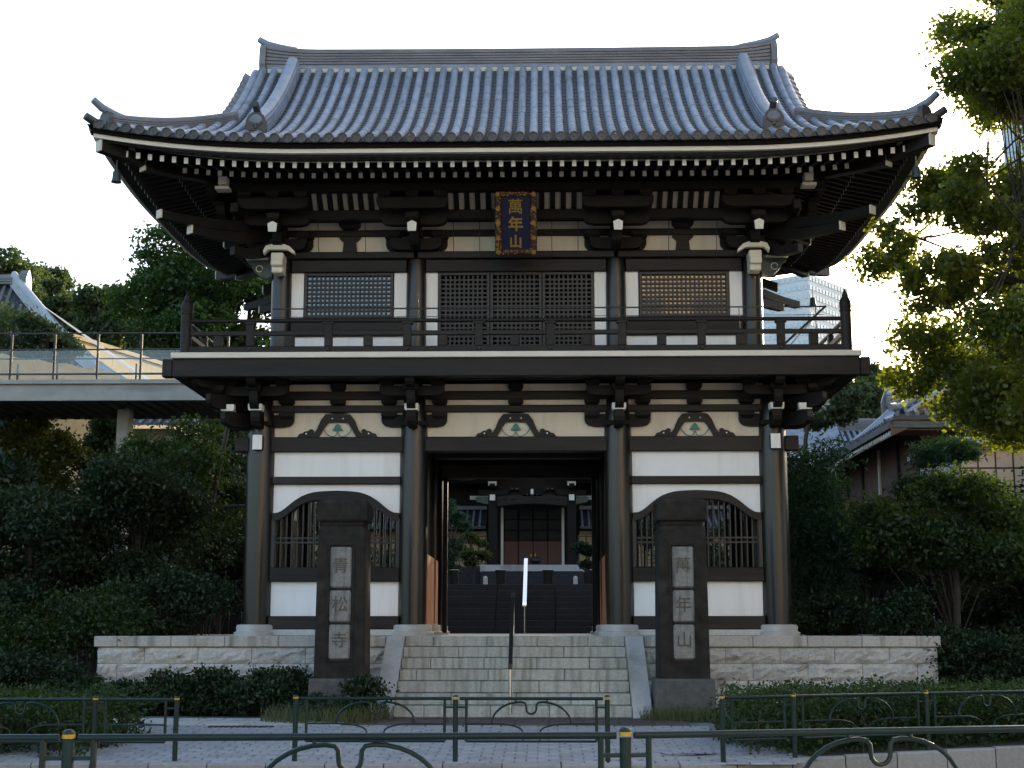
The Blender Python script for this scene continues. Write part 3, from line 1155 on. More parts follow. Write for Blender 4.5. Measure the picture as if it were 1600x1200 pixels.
def upper_bracket(cx, yc, sy):
    ro = block_mb(cx, yc, 6.119, .36, .13).build('bracket_set', M['wood'], gate)
    arm_mb((cx, yc - .0), (1, 0), .50, .20, .15, 6.13).build('bracket_arm', M['wood'], ro)
    arm_mb((cx, yc + sy * .20), (1, 0), .42, .19, .14, 6.12).build('bracket_arm', M['wood'], ro)
    for dx in (-.36, 0, .36):
        block_mb(cx + dx, yc + sy * .20, 6.31, .22, .11).build('bearing_block', M['wood'], ro)
        block_mb(cx + dx * 1.15, yc, 6.33, .20, .07).build('bearing_block', M['wood'], ro)
    arm_mb((cx, yc + sy * .1), (0, 1), .46, .20, .15, 6.13).build('bracket_arm', M['wood'], ro)
    arm_mb((cx, yc + sy * .25), (0, 1), .55, .20, .15, 6.42).build('bracket_arm', M['wood'], ro)
    arm_mb((cx, yc + sy * .56), (1, 0), .53, .20, .15, 6.43).build('bracket_arm', M['wood'], ro)
    for dx in (-.42, 0, .42):
        block_mb(cx + dx, yc + sy * .56, 6.62, .22, .10).build('bearing_block', M['wood'], ro)
    pent_tail(cx, yc, (0, sy), -.2, .95, 6.75, 6.235, .15, .17, ro)
    block_mb(cx, yc + sy * .86, 6.42, .2, .12).build('bearing_block', M['wood'], ro)
    arm_mb((cx, yc + sy * .92), (1, 0), .56, .18, .14, 6.60).build('bracket_arm', M['wood'], ro)
    for dx in (-.44, 0, .44):
        block_mb(cx + dx, yc + sy * .96, 6.77, .2, .09).build('bearing_block', M['wood'], ro)
    if abs(cx) > 3:
        sx = 1 if cx > 0 else -1
        pent_tail(cx, yc, (sx, 0), -.2, .95, 6.75, 6.235, .15, .17, ro)
        arm_mb((cx + sx * .56, yc), (0, 1), .53, .20, .15, 6.43).build('bracket_arm', M['wood'], ro)
        arm_mb((cx + sx * .92, yc), (0, 1), .56, .18, .14, 6.60).build('bracket_arm', M['wood'], ro)
        for dx in (-.44, 0, .44):
            block_mb(cx + sx * .96, yc + dx, 6.77, .2, .09).build('bearing_block', M['wood'], ro)
        # diagonal tails with pale ends, curving up
        for (s_o, z_o, m_, wd) in ((.93, 5.98, 'wood', .14), (1.72, 6.17, 'creampaint', .13), (2.26, 6.31, 'creampaint', .13)):
            d = Vector((sx, sy, 0)).normalized()
            n_ = Vector((-d.y, d.x, 0))
            rings = []
            for q in range(9):
                t_ = q / 8
                p = Vector((cx, yc, 0)) + d * (s_o * (.1 + .9 * t_))
                zc = z_o + .02 - .16 * math.sin(t_ * math.pi * .8) * .6 + (1 - t_) * .10
                hh = .19 - .06 * t_
                rings.append([p + n_ * a + Vector((0, 0, zc + z_)) for a, z_ in ((-wd / 2, 0), (wd / 2, 0), (wd / 2, hh), (-wd / 2, hh))])
            b_ = MB()
            b_.loft(rings)
            b_.build('corner_tail', M['wood'], ro)
            b_ = MB()
            b_.loft([[v + d * .001 for v in rings[-1]], [v + d * .03 for v in rings[-1]]])
            b_.build('painted_end', M[m_], ro)
    return ro


for x in UX:
    upper_bracket(x, UY, -1)
    upper_bracket(x, UB, 1)
# struts in the side bays
for cx in (-2.70, 2.70):
    m_ = MB()
    m_.prism([(cx - .12, 6.118), (cx + .12, 6.118), (cx + .10, 6.30), (cx + .17, 6.36), (cx + .17, 6.40), (cx - .17, 6.40), (cx - .17, 6.36), (cx - .10, 6.30)], (0, UY - .06, 0), (1, 0, 0), (0, 0, 1), (0, .05, 0))
    m_.build('strut_block', M['wood_h'], gate)
    block_mb(cx, UY - .02, 6.50, .34, .14, .6).build('strut_block', M['wood_h'], gate)
# intermediate beams and the outer purlin
bar('inner_purlin', -4.5, 4.5, -.42, -.30, 6.52, 6.68, 'wood')
bar('outer_purlin', -4.85, 4.85, -.83, -.69, 6.862, 7.0, 'wood')
bar('inner_purlin', -4.5, 4.5, 4.0, 4.12, 6.52, 6.68, 'wood')
bar('outer_purlin', -4.85, 4.85, 4.39, 4.53, 6.862, 7.0, 'wood')
for sg in (-1, 1):
    bar('inner_purlin', *sorted((sg * 4.32, sg * 4.44)), -.9, 4.6, 6.52, 6.68, 'wood')
    bar('outer_purlin', *sorted((sg * 4.74, sg * 4.86)), -.66, 4.36, 6.862, 7.0, 'wood')
    e_ = bar('purlin_end', sg * 4.55 - .07, sg * 4.55 + .07, -1.02, -.835, 6.93, 7.07, 'creampaint')
    bar('end_plate', sg * 4.55 - .11, sg * 4.55 + .11, -1.04, -.835, 6.85, 6.90, 'creampaint', e_, .005)
# curved ribs and cream boards between inner and outer purlin
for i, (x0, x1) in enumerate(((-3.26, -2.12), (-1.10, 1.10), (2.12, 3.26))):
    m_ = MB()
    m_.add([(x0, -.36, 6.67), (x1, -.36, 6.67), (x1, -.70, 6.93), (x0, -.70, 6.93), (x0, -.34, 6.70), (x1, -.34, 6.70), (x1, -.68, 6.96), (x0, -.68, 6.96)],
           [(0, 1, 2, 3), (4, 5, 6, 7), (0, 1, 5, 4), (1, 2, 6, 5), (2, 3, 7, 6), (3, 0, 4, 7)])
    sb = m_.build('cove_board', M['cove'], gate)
    n = round((x1 - x0) / .175)
    for k in range(n + 1):
        xx = x0 + k * (x1 - x0) / n
        m_ = MB()
        path = [(xx, -.37, 6.665), (xx, -.47, 6.70), (xx, -.57, 6.78), (xx, -.69, 6.90)]
        m_.loft([[(xx - .042, y, z), (xx + .042, y, z), (xx + .042, y + .02, z + .08), (xx - .042, y + .02, z + .08)] for (_, y, z) in path])
        m_.build('cove_rib', M['wood'], sb)
# corner ridge of the intermediate zone: fill the wall above
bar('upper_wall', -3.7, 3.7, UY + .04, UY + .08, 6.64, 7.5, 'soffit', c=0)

# thin cables down the front of the upper storey
for x in (-3.18, -2.42, -1.0, -.58, .58, 1.0, 2.45, 3.22):
    m_ = MB()
    m_.tube([(x, -.2, 6.68), (x, .02, 5.93)], .006, 5)
    m_.build('cable', M['iron'], gate)

# ---------------------------------------------------------------- roof
EL, EW = 6.3, 4.15                 # half lengths of the eaves: front/back and sides
SIDES = {'front': (EL, lambda a, s: (a, -2.3 + s)), 'back': (EL, lambda a, s: (-a, 6.0 - s)),
         'right': (EW, lambda a, s: (6.3 - s, 1.85 + a)), 'left': (EW, lambda a, s: (-6.3 + s, 1.85 - a))}


def fz(s):
    return 7.2 + .36 * s + .078 * s * s


def upc(L, a):
    return .27 * (max(0, abs(a) - (L - 3.3)) / 3.3) ** 2.2


def roof_z(L, a, s):
    return fz(s) + upc(L, a) * max(0, 1 - s / 3.0)


GX = 4.62                          # half length of the gable part
SR = 3.98                          # slope distance at the main ridge
SH = EL - GX                       # hip foot distance 1.68


def P3(side, a, s, dz=0.0):
    L, f_ = SIDES[side]
    x, y = f_(a, s)
    return (x, y, roof_z(L, a, s) + dz)


def smax(side, a):
    L = SIDES[side][0]
    if side in ('front', 'back'):
        return SR if abs(a) <= GX else L - abs(a)
    return min(SH + .35, L - abs(a))


# tile beds
def bed(side):
    L = SIDES[side][0]
    b_ = MB()
    na = 64 if L > 5 else 42
    cols = []
    stations = [-L + 2 * L * i / na for i in range(na + 1)]
    if L > 5:
        stations = sorted(stations + [-GX - 1e-3, -GX, GX, GX + 1e-3])
    for a in stations:
        sm = max(smax(side, a), .001)
        ns = 16
        cols.append([P3(side, a, sm * k / ns) for k in range(ns + 1)])
    vs = [p for c in cols for p in c]
    n = len(cols[0])
    fs = [(i * n + k, (i + 1) * n + k, (i + 1) * n + k + 1, i * n + k + 1) for i in range(len(cols) - 1) for k in range(n - 1)]
    b_.add(vs, fs, True)
    return b_


# stepped pan tiles: bands across the main slope
def pan_bed(side):
    b_ = MB()
    L = SIDES[side][0]
    da = .2
    n = int(2 * GX / da)
    step = .14
    ns = int(SR / step)
    for i in range(-31, 31):
        a0, a1 = i * da, (i + 1) * da
        sm = min(smax(side, a0), smax(side, a1))
        am = (a0 + a1) / 2
        m_ = int(sm / step) + 1
        vs, fs = [], []
        for k in range(m_):
            s0, s1 = k * step, min((k + 1) * step, sm + .05)
            p = [P3(side, a0, s0, .03), P3(side, am, s0, .008), P3(side, a1, s0, .03),
                 P3(side, a0, s1, .012), P3(side, am, s1, -.010), P3(side, a1, s1, .012)]
            q = len(vs)
            vs += p
            fs += [(q, q + 1, q + 4, q + 3), (q + 1, q + 2, q + 5, q + 4)]
            if k == 0:
                vs += [P3(side, a0, s0, -.04), P3(side, am, s0, -.06), P3(side, a1, s0, -.04)]
                fs += [(q, q + 1, q + 7, q + 6), (q + 1, q + 2, q + 8, q + 7)]
            elif k > 0:
                fs += [(q, q + 1, q - 2, q - 3) if k > 1 else (q, q + 1, q - 5, q - 6), (q + 1, q + 2, q - 1, q - 2) if k > 1 else (q + 1, q + 2, q - 4, q - 5)]
        b_.add(vs, fs)
    return b_


b = MB()
for sd_ in SIDES:
    if sd_ in ('left', 'right', 'back'):
        q = bed(sd_)
        b.add(q.v, q.f, True)
roof = b.build('roof', M['tilebed'], gate)
pan_bed('front').build('pan_tiles', M['tilebed'], roof)
b = MB()
q = bed('front')
b.add([(v[0], v[1], v[2] - .03) for v in q.v], q.f, True)
b.build('roof_deck', M['soffit'], roof)


def row_mb(side, a, s0, s1, r=.066, n=6, seg=14, dz=.012):
    b_ = MB()
    rings = []
    L = SIDES[side][0]
    if seg >= 14:
        st = []
        q = s0
        rj = random.Random(int(a * 1000) + 7)
        while q < s1:
            e_ = min(q + .30, s1)
            w_ = rj.uniform(-.003, .003)
            st += [(q, r * 1.05 + w_), (q + (e_ - q) * .12, r + w_), (e_ - .004, r * .97 + w_)]
            q = e_
    else:
        st = [(s0 + (s1 - s0) * k / seg, r) for k in range(seg + 1)]
    r0 = r
    for s, r in st:
        c0 = Vector(P3(side, a, s, dz))
        c1 = Vector(P3(side, a + .01, s, dz))
        lat = (c1 - c0).normalized()
        t_ = (Vector(P3(side, a, s + .01, dz)) - c0).normalized()
        nn = lat.cross(t_)
        if nn.z < 0: nn = -nn
        ring = [c0 + lat * (r * math.cos(math.pi * j / n)) + nn * (r * math.sin(math.pi * j / n) * 1.05) for j in range(n + 1)]
        rings.append(ring)
    b_.loft(rings, closed=False, caps=False, smooth=True)
    return b_


rowx = [-.1 + .2 * k for k in range(-30, 32)]
rowx = [a for a in rowx if abs(a) < 6.18]
pe = None
for a in rowx:
    if abs(abs(a) - 3.95) < .04: pass
    sm = smax('front', a)
    if abs(a) > GX: sm = max(.1, sm - .02)
    row_mb('front', a, -.015, sm).build('tile_row', M['tile'], roof)
    c = P3('front', a, -.018, .022)
    if pe is None:
        m_ = MB()
        n = 18
        o = Vector(c)
        ring = lambda r, y: [(c[0] + r * math.cos(2 * math.pi * k / n), c[1] + y, c[2] + r * math.sin(2 * math.pi * k / n)) for k in range(n)]
        m_.loft([ring(.070, .05), ring(.076, -.012), ring(.074, -.02), ring(.058, -.02), ring(.054, -.008), ring(.02, -.008), ring(.012, -.014)])
        pe = m_.build('eave_tile', M['tileend'], roof, loc=c)
    else:
        dup(pe, roof, c)
# verge rows on the gable edges
for sg in (-1, 1):
    row_mb('front', sg * (GX + .0), SH, SR - .1, .075).build('verge_row', M['tile'], roof)
# side and back slopes: joined rows
b = MB()
for sd_ in ('left', 'right', 'back'):
    L = SIDES[sd_][0]
    n = int(L / .2)
    for k in range(-n, n + 1):
        a = k * .2 + .1
        if abs(a) > L - .12: continue
        q = row_mb(sd_, a, -.015, max(.08, smax(sd_, a)), seg=6, n=5)
        b.add(q.v, q.f, True)
        c = Vector(P3(sd_, a, -.02, .02))
        o2 = Vector(P3(sd_, a, .06, .02))
        b.tube([o2, c], .074, 10)
o = b.build('tile_rows', M['tile'], roof)
tag(o, kind='stuff')


# eave strips
def eave_strip(name, m, s0, s1, z0, z1, parent, sides=SIDES, trim=0.0):
    for sd_ in sides:
        L, f_ = SIDES[sd_]
        rings = []
        n = 40
        for i in range(n + 1):
            t_ = -1 + 2 * i / n
            ring = []
            for s, z in ((s0, z0), (s1, z0), (s1, z1), (s0, z1)):
                a = t_ * (L - s - trim)
                x, y = f_(a, s)
                ring.append((x, y, z + upc(L, a / (L - s) * L)))
            rings.append(ring)
        b_ = MB()
        b_.loft(rings)
        b_.build(name, m, parent)


eave_strip('eave_board', M['soffit'], .05, .60, 7.085, 7.16, roof)
eave_strip('fascia', M['creampaint'], .085, .55, 7.018, 7.083, roof)
eave_strip('eave_beam', M['wood_h'], .17, .34, 6.985, 7.016, roof)
eave_strip('rafter_beam', M['wood'], .93, 1.08, 7.045, 7.13, roof)


# rafters
def rafter(side, a, s0, s1, z0, slope, w_, h, name, endm):
    L, f_ = SIDES[side]
    lim = L - abs(a)
    s1 = min(s1, max(lim, s0 + .06))
    u = upc(L, a)
    m_ = MB()
    rings = []
    for s in (s0, s1):
        zz = z0 + u + slope * (s - s0)
        ring = []
        for da, dz in ((-w_ / 2, 0), (w_ / 2, 0), (w_ / 2, h), (-w_ / 2, h)):
            x, y = f_(a + da, s)
            ring.append((x, y, zz + dz))
        rings.append(ring)
    m_.loft(rings)
    o_ = m_.build(name, M['wood'], roof)
    m_ = MB()
    rings = []
    for s in ((s0 - .012, s0 - .001) if side == 'front' else (s0 - .004, s0 - .001)):
        ring = []
        for da, dz in ((-w_ / 2, 0), (w_ / 2, 0), (w_ / 2, h), (-w_ / 2, h)):
            x, y = f_(a + da, s)
            ring.append((x, y, z0 + u + dz))
        rings.append(ring)
    m_.loft(rings)
    return m_


ends = {}
for sd_ in ('front', 'right', 'left'):
    L = SIDES[sd_][0]
    na = int((L - .42) / .1815)
    for k in range(-na, na + 1):
        a = k * .1815
        e1 = rafter(sd_, a,   .40, 1.45, 6.892, .20, .062, .092, 'flying_rafter', None)
        e1.build('rafter_end', M['white'], roof) if sd_ == 'front' else ends.setdefault(sd_, MB()).add(e1.v, e1.f)
    na = int((L - 1.0) / .1815)
    for k in range(-na, na + 1):
        a = k * .1815
        e1 = rafter(sd_, a, 1.05, 2.55, 6.94, .27, .062, .092, 'base_rafter', None)
        e1.build('rafter_end', M['creampaint'], roof) if sd_ == 'front' else ends.setdefault(sd_, MB()).add(e1.v, e1.f)
for sd_ in ends:
    o = ends[sd_].build('rafter_ends', M['white'], roof)
    tag(o, kind='stuff')


# soffit boards above the rafters
def soffit(side):
    L, f_ = SIDES[side]
    b_ = MB()
    n = 40
    vs = []
    S_ = ((.34, 6.99), (1.0, 7.12), (1.09, 7.05), (2.6, 7.46))
    for i in range(n + 1):
        t_ = -1 + 2 * i / n
        for s, z in S_:
            a = t_ * (L - s)
            x, y = f_(a, s)
            vs.append((x, y, z + upc(L, a / (L - s) * L)))
    m_ = len(S_)
    fs = [(i * m_ + k, (i + 1) * m_ + k, (i + 1) * m_ + k + 1, i * m_ + k + 1) for i in range(n) for k in range(m_ - 1)]
    b_.add(vs, fs)
    return b_


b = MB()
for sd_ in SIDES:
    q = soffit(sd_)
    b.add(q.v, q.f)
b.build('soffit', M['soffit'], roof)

# corner beams with pale ends
for sx in (-1, 1):
    for sy in (-1, 1):
        d = Vector((sx, sy, 0)).normalized()
        n_ = Vector((-d.y, d.x, 0))
        o_ = Vector((sx * 3.8, UY if sy < 0 else UB, 0))

        def pt(s):     # point on the hip line at distance s from the eave lines
            return Vector((sx * (6.3 - s), -2.3 + s if sy < 0 else 6.0 - s, 0))
        for (s0, s1, z0, z1, h, wd, nm) in ((.16, 1.5, 6.93 + .16, 7.02, .17, .15, 'corner_beam'), (.68, 2.5, 6.88 + .07, 7.25, .17, .15, 'corner_beam')):
            m_ = MB()
            rings = []
            for q in range(5):
                t_ = q / 4
                p = pt(s0 + (s1 - s0) * t_)
                zz = z0 + (z1 - z0) * t_ - .05 * math.sin(math.pi * t_)
                rings.append([p + n_ * a_ + Vector((0, 0, zz + dz)) for a_, dz in ((-wd / 2, 0), (wd / 2, 0), (wd / 2, h), (-wd / 2, h))])
            m_.loft(rings)
            cb = m_.build(nm, M['wood_h'], roof)
            m_ = MB()
            m_.loft([[p + d * .001 for p in rings[0]], [p + d * .025 for p in rings[0]]])
            m_.build('beam_cap', M['creampaint'], roof)

# gables
for sg in (-1, 1):
    m_ = MB()
    x = sg * (GX - .35)
    pts = []
    for k in range(13):
        s = SH - .3 + (SR - SH + .3) * k / 12
        pts.append((-2.3 + s, fz(s) - .05))
    for k in range(12, -1, -1):
        s = SH - .3 + (SR - SH + .3) * k / 12
        pts.append((6.0 - s, fz(s) - .05))
    m_.prism(pts, (x, 0, 0), (0, 1, 0), (0, 0, 1), (sg * -.06, 0, 0))
    m_.build('gable_wall', M['wood'], roof)
    for side in ('front', 'back'):
        # barge board under the verge
        rings = []
        for k in range(11):
            s = SH + .05 + (SR - SH - .05) * k / 10
            p = Vector(P3(side, GX - .06, s, 0))
            x0 = sg * (GX - .10)
            rings.append([(x0, p.y, p.z - .28), (x0 + sg * .06, p.y, p.z - .28), (x0 + sg * .06, p.y, p.z - .03), (x0, p.y, p.z - .03)])
        m_ = MB()
        m_.loft(rings)
        m_.build('barge_board', M['wood_h'], roof)
        # hanging verge tiles: a stepped edge outside the gable
        for k in range(10):
            s = SH + .15 + (SR - SH - .3) * k / 10
            p = Vector(P3(side, GX, s, 0))
            p2 = Vector(P3(side, GX, s + .24, 0))
            dy = .24 if side == 'front' else -.24
            x0, x1 = sorted((sg * (GX + .04), sg * (GX + .19)))
            m_ = MB()
            y0, y1 = sorted((p.y, p.y + dy))
            m_.loft([[(x0, y0, (p if side == 'front' else p2).z - .05 + .03), (x1, y0, (p if side == 'front' else p2).z - .09), (x1, y0, (p if side == 'front' else p2).z - .02), (x0, y0, (p if side == 'front' else p2).z + .07)],
                     [(x0, y1, (p2 if side == 'front' else p).z - .05), (x1, y1, (p2 if side == 'front' else p).z - .13), (x1, y1, (p2 if side == 'front' else p).z - .07), (x0, y1, (p2 if side == 'front' else p).z + .03)]])
            m_.build('verge_tile', M['ridge'], roof)


# ridges: profile with stacked noshi tiles
def stack_prof(hw, h, n, top):
    side = []
    for k in range(n):
        z0, z1 = h * k / n, h * (k + 1) / n
        w_ = hw * (1 - .12 * k / n)
        side += [(w_ - .024, z0), (w_, z0 + h * .08 / n), (w_, z1 - h * .22 / n), (w_ - .024, z1 - h * .1 / n)]
    cap = [(top * math.cos(t * math.pi / 8), h + top * .9 * math.sin(t * math.pi / 8)) for t in range(0, 9)]
    return side + cap + [(-a, z) for a, z in side[::-1]]


def ridge_z(x):
    t_ = abs(x) / 4.45
    return 10.235 + .02 * t_ * t_ + .10 * max(0, (abs(x) - 3.6) / .85) ** 2


path = [(x, 1.85, 0) for x in np.linspace(-4.47, 4.47, 41)]
m_ = MB()
rings = []
for p in path:
    zb = 9.932
    zt_ = ridge_z(p[0])
    pr_ = stack_prof(.17, 1.0, 6, .09)
    h = zt_ - zb
    rings.append([(p[0], p[1] - a, zb + (z * h if z <= 1.0 else h + (z - 1.0))) for a, z in pr_])
m_.loft(rings)
m_.build('main_ridge', M['ridge'], roof)
# ridge foot course: dark noshi band and clay fillers
m_ = MB()
m_.box(-4.44, 4.44, 1.61, 2.09, 9.865, 9.93, .015)
m_.build('ridge_course', M['tile'], roof)
m_ = MB()
m_.box(-4.42, 4.42, 1.59, 2.11, 9.70, 9.863)
m_.build('ridge_filler', M['palewall'], roof)
for sg in (-1, 1):
    # ridge end ornament
    m_ = MB()
    m_.prism([(-.20, 9.62), (.20, 9.62), (.20, 9.9), (.235, 9.98), (.20, 10.28), (.12, 10.38), (-.12, 10.38), (-.20, 10.28), (-.235, 9.98), (-.20, 9.9)], (sg * 4.475, 1.85, 0), (0, 1, 0), (0, 0, 1), (sg * .11, 0, 0))
    m_.build('ridge_end_tile', M['ridge'], roof)
    m_ = MB()
    m_.tube([(sg * 3.95, 1.85, 10.30), (sg * 4.25, 1.85, 10.36), (sg * 4.48, 1.85, 10.43), (sg * 4.64, 1.85, 10.53)], [.07, .07, .065, .055], 12)
    m_.build('ridge_finial', M['tile'], roof)
    m_ = MB()
    m_.prism([(-.16, 9.35), (.16, 9.35), (.21, 9.45), (.14, 9.52), (.17, 9.66), (-.17, 9.66), (-.14, 9.52), (-.21, 9.45)], (sg * 4.5, 1.72, 0), (0, 1, 0), (0, 0, 1), (sg * .08, 0, 0))
    m_.build('gegyo_pendant', M['ridge'], roof)
    for side in ('front', 'back'):
        # descending ridge
        sgn = sg if side == 'front' else -sg
        m_ = MB()
        rings = []
        for s in np.linspace(.86, SR - .08, 22):
            p = Vector(P3(side, sgn * 3.95, s, -.02))
            t_ = Vector(P3(side, sgn * 3.95, s + .02, 0)) - Vector(P3(side, sgn * 3.95, s, 0))
            nn = Vector((0, -t_.z, t_.y)).normalized()
            if nn.z < 0: nn = -nn
            rings.append([p + Vector((a, 0, 0)) + nn * z for a, z in stack_prof(.125, .235, 4, .10)])
        m_.loft(rings)
        m_.build('descending_ridge', M['tile'], roof)
        p = Vector(P3(side, sgn * 3.95, .86, 0))
        ys = -1 if side == 'front' else 1
        m_ = MB()
        m_.prism([(-.15, -.06), (.15, -.06), (.16, .10), (.155, .20), (.12, .28), (.06, .33), (-.06, .33), (-.12, .28), (-.155, .20), (-.16, .10)], (p.x, p.y, p.z), (1, 0, 0), (0, 0, 1), (0, ys * .09, 0))
        for ex in (-1, 1):
            m_.prism([(ex * .02, .13), (ex * .09, .19), (ex * .11, .17), (ex * .05, .11)], (p.x, p.y + ys * .09, p.z), (1, 0, 0), (0, 0, 1), (0, ys * .02, 0))
            m_.prism([(ex * .01, .03), (ex * .10, .05), (ex * .09, .075), (ex * .01, .06)], (p.x, p.y + ys * .09, p.z), (1, 0, 0), (0, 0, 1), (0, ys * .015, 0))
        m_.prism([(-.025, .07), (.025, .07), (.015, .14), (-.015, .14)], (p.x, p.y + ys * .09, p.z), (1, 0, 0), (0, 0, 1), (0, ys * .03, 0))
        m_.build('ogre_tile', M['tileend'], roof)
        m_ = MB()
        m_.tube([(p.x, p.y - ys * .3, p.z + .30), (p.x, p.y - ys * .02, p.z + .36), (p.x, p.y + ys * .16, p.z + .44)], .055, 12)
        m_.build('ridge_finial', M['tileend'], roof)
        # hip ridge to the corner
        rings = []
        P_ = []
        for s in np.linspace(SH + .12, .25, 20):
            x = sg * (6.3 - s)
            y = -2.3 + s if side == 'front' else 6.0 - s
            z = fz(s) + upc(EL, 6.3 - s) * max(0, 1 - s / 3.0)
            P_.append((Vector((x, y, z)), s))
        d = (P_[-1][0] - P_[0][0])
        d.z = 0
        d.normalize()
        lat = d.cross(Vector((0, 0, 1)))
        for p, s in P_:
            k = 1 - s / SH
            h = .16 + .03 * max(0, k) ** 2.5
            zb = p.z - .03
            rings.append([p + lat * a + Vector((0, 0, -.03 + (z * h if z <= 1 else h + (z - 1)))) for a, z in stack_prof(.12, 1.0, 5, .075)])
        m_ = MB()
        m_.loft(rings)
        m_.build('hip_ridge', M['ridge'], roof)
        p = P_[-1][0]
        m_ = MB()
        m_.prism([(-.13, -.05), (.13, -.05), (.145, .10), (.12, .19), (.05, .225), (-.05, .225), (-.12, .19), (-.145, .10)], p, lat, (0, 0, 1), d * .08)
        m_.build('hip_end_tile', M['tileend'], roof)
        m_ = MB()
        m_.tube([p - d * .45 + Vector((0, 0, .15)), p - d * .1 + Vector((0, 0, .205)), p + d * .12 + Vector((0, 0, .27)), p + d * .27 + Vector((0, 0, .36))], [.068, .066, .06, .052], 12)
        m_.build('ridge_finial', M['tile'], roof)
        m_ = MB()
        m_.tube([p - d * .05 + Vector((0, 0, -.01)), p + d * .2 + Vector((0, 0, .01)), p + d * .38 + Vector((0, 0, .08))], [.07, .065, .058], 12)
        m_.build('corner_tile', M['tileend'], roof)
# lightning rods lying in two channels
for x in (-1.52, 1.5):
    m_ = MB()
    m_.tube([P3('front', x, s, .06) for s in np.linspace(-.03, SR - .2, 14)], .009, 5)
    m_.build('lightning_wire', M['steel'], roof)


# ================================================================ THINGS ON THE GATE
def glyphs(text, x, z, y, size, m, name, parent, off=.012, ext=.006, sx=1.0):
    cu = bpy.data.curves.new('glyph', 'FONT')
    cu.body = text
    cu.size = size
    cu.extrude = ext
    cu.offset = off * size
    cu.align_x = 'CENTER'
    cu.align_y = 'CENTER'
    to = bpy.data.objects.new('glyph', cu)
    COL.objects.link(to)
    bpy.context.view_layer.update()
    dg = bpy.context.evaluated_depsgraph_get()
    me = bpy.data.meshes.new_from_object(to.evaluated_get(dg))
    bpy.data.objects.remove(to)
    bpy.data.curves.remove(cu)
    # centre it
    co = np.empty(len(me.vertices) * 3)
    me.vertices.foreach_get('co', co)
    co = co.reshape(-1, 3)
    if len(co):
        c = (co.max(0) + co.min(0)) / 2
        co[:, 0] = (co[:, 0] - c[0]) * sx
        co[:, 1] -= c[1]
        new = np.stack([co[:, 0], -co[:, 2], co[:, 1]], 1)
        me.vertices.foreach_set('co', new.ravel())
        me.update()
    me.name = name
    me.materials.clear()
    me.materials.append(m)
    o_ = bpy.data.objects.new(name, me)
    link(o_, parent, (x, y, z))
    return o_


pl = thing('name_plaque', 'dark blue plaque with three gold characters in a gold and crimson frame under the eaves', 'plaque', (.015, -.46, 5.935))
PX, PY, PZ = .015, -.46, 5.935      # built upright, then the whole plaque leans forward
m_ = MB()
m_.box(PX - .245, PX + .245, PY - .05, PY + .01, PZ + .06, PZ + .94, .01)
m_.build('panel', M['navy'], pl)
for (x0, x1, z0, z1) in ((-.33, -.225, 0, 1.0), (.225, .33, 0, 1.0), (-.225, .225, 0, .085), (-.225, .225, .91, 1.0)):
    m_ = MB()
    m_.box(PX + x0, PX + x1, PY - .09, PY + .02, PZ + z0, PZ + z1, .02)
    m_.build('frame', M['crimson'], pl)
rr = random.Random(2)
b = MB()
for k in range(170):
    e = rr.choice('LRLRTB')
    if e in 'LR':
        x = (-.277 if e == 'L' else .277) + rr.uniform(-.045, .045)
        z = rr.uniform(.02, .98)
    else:
        x = rr.uniform(-.3, .3)
        z = (.042 if e == 'B' else .955) + rr.uniform(-.03, .03)
    q = rr.uniform(.006, .017)
    n = 5
    b.prism([(q * (1 if j % 2 else .6) * math.cos(j * math.pi / n), q * (1 if j % 2 else .6) * math.sin(j * math.pi / n)) for j in range(2 * n)], (PX + x, PY - .092, PZ + z), (1, 0, 0), (0, 0, 1), (0, -.012, 0))
tag(b.build('carved_leaves', M['gold'], pl), kind='stuff')
for z in (.045, .27, .5, .73, .955):
    for x in (-.277, .277):
        n = 7
        m_ = MB()
        m_.prism([((.045 if j % 2 else .028) * math.cos(j * math.pi / n), (.045 if j % 2 else .028) * math.sin(j * math.pi / n)) for j in range(2 * n)], (PX + x, PY - .093, PZ + z), (1, 0, 0), (0, 0, 1), (0, -.02, 0))
        m_.build('rosette', M['gold'], pl)
for ch, z, sz, of in (('萬', .755, .25, .007), ('年', .485, .24, .022), ('山', .205, .21, .032)):
    glyphs(ch, PX - .005, PZ + z, PY - .058, sz, M['gold'], 'gold_character', pl, of)
pl.rotation_euler = (R(24.5), 0, 0)


def wind_bell(x, y, z, label, k=1.0):
    t_ = thing('wind_bell', label, 'bell', (x, y, z - .2))
    m_ = MB()
    m_.lathe(x, y, [(.0, z), (.045, z - .005), (.06, z - .03), (.062, z - .12), (.08, z - .18), (.074, z - .18), (.055, z - .12), (.05, z - .04), (0, z - .03)], 14)
    m_.build('bell_body', M['bronze'], t_)
    m_ = MB()
    m_.tube([(x, y, z), (x, y, z + .16)], .008, 6)
    m_.tube([(x, y, z - .04), (x, y, z - .2)], .004, 5)
    m_.build('hanger', M['bronze'], t_)
    return t_


wind_bell(-5.93, -1.93, 6.86, 'small verdigris bell hanging from the left front corner of the upper eaves')
wind_bell(5.95, -1.93, 6.84, 'small verdigris bell hanging from the right front corner of the upper eaves')
wind_bell(5.80, 5.60, 6.60, 'dark bell hanging at the rear eave corner in front of the pale tower')


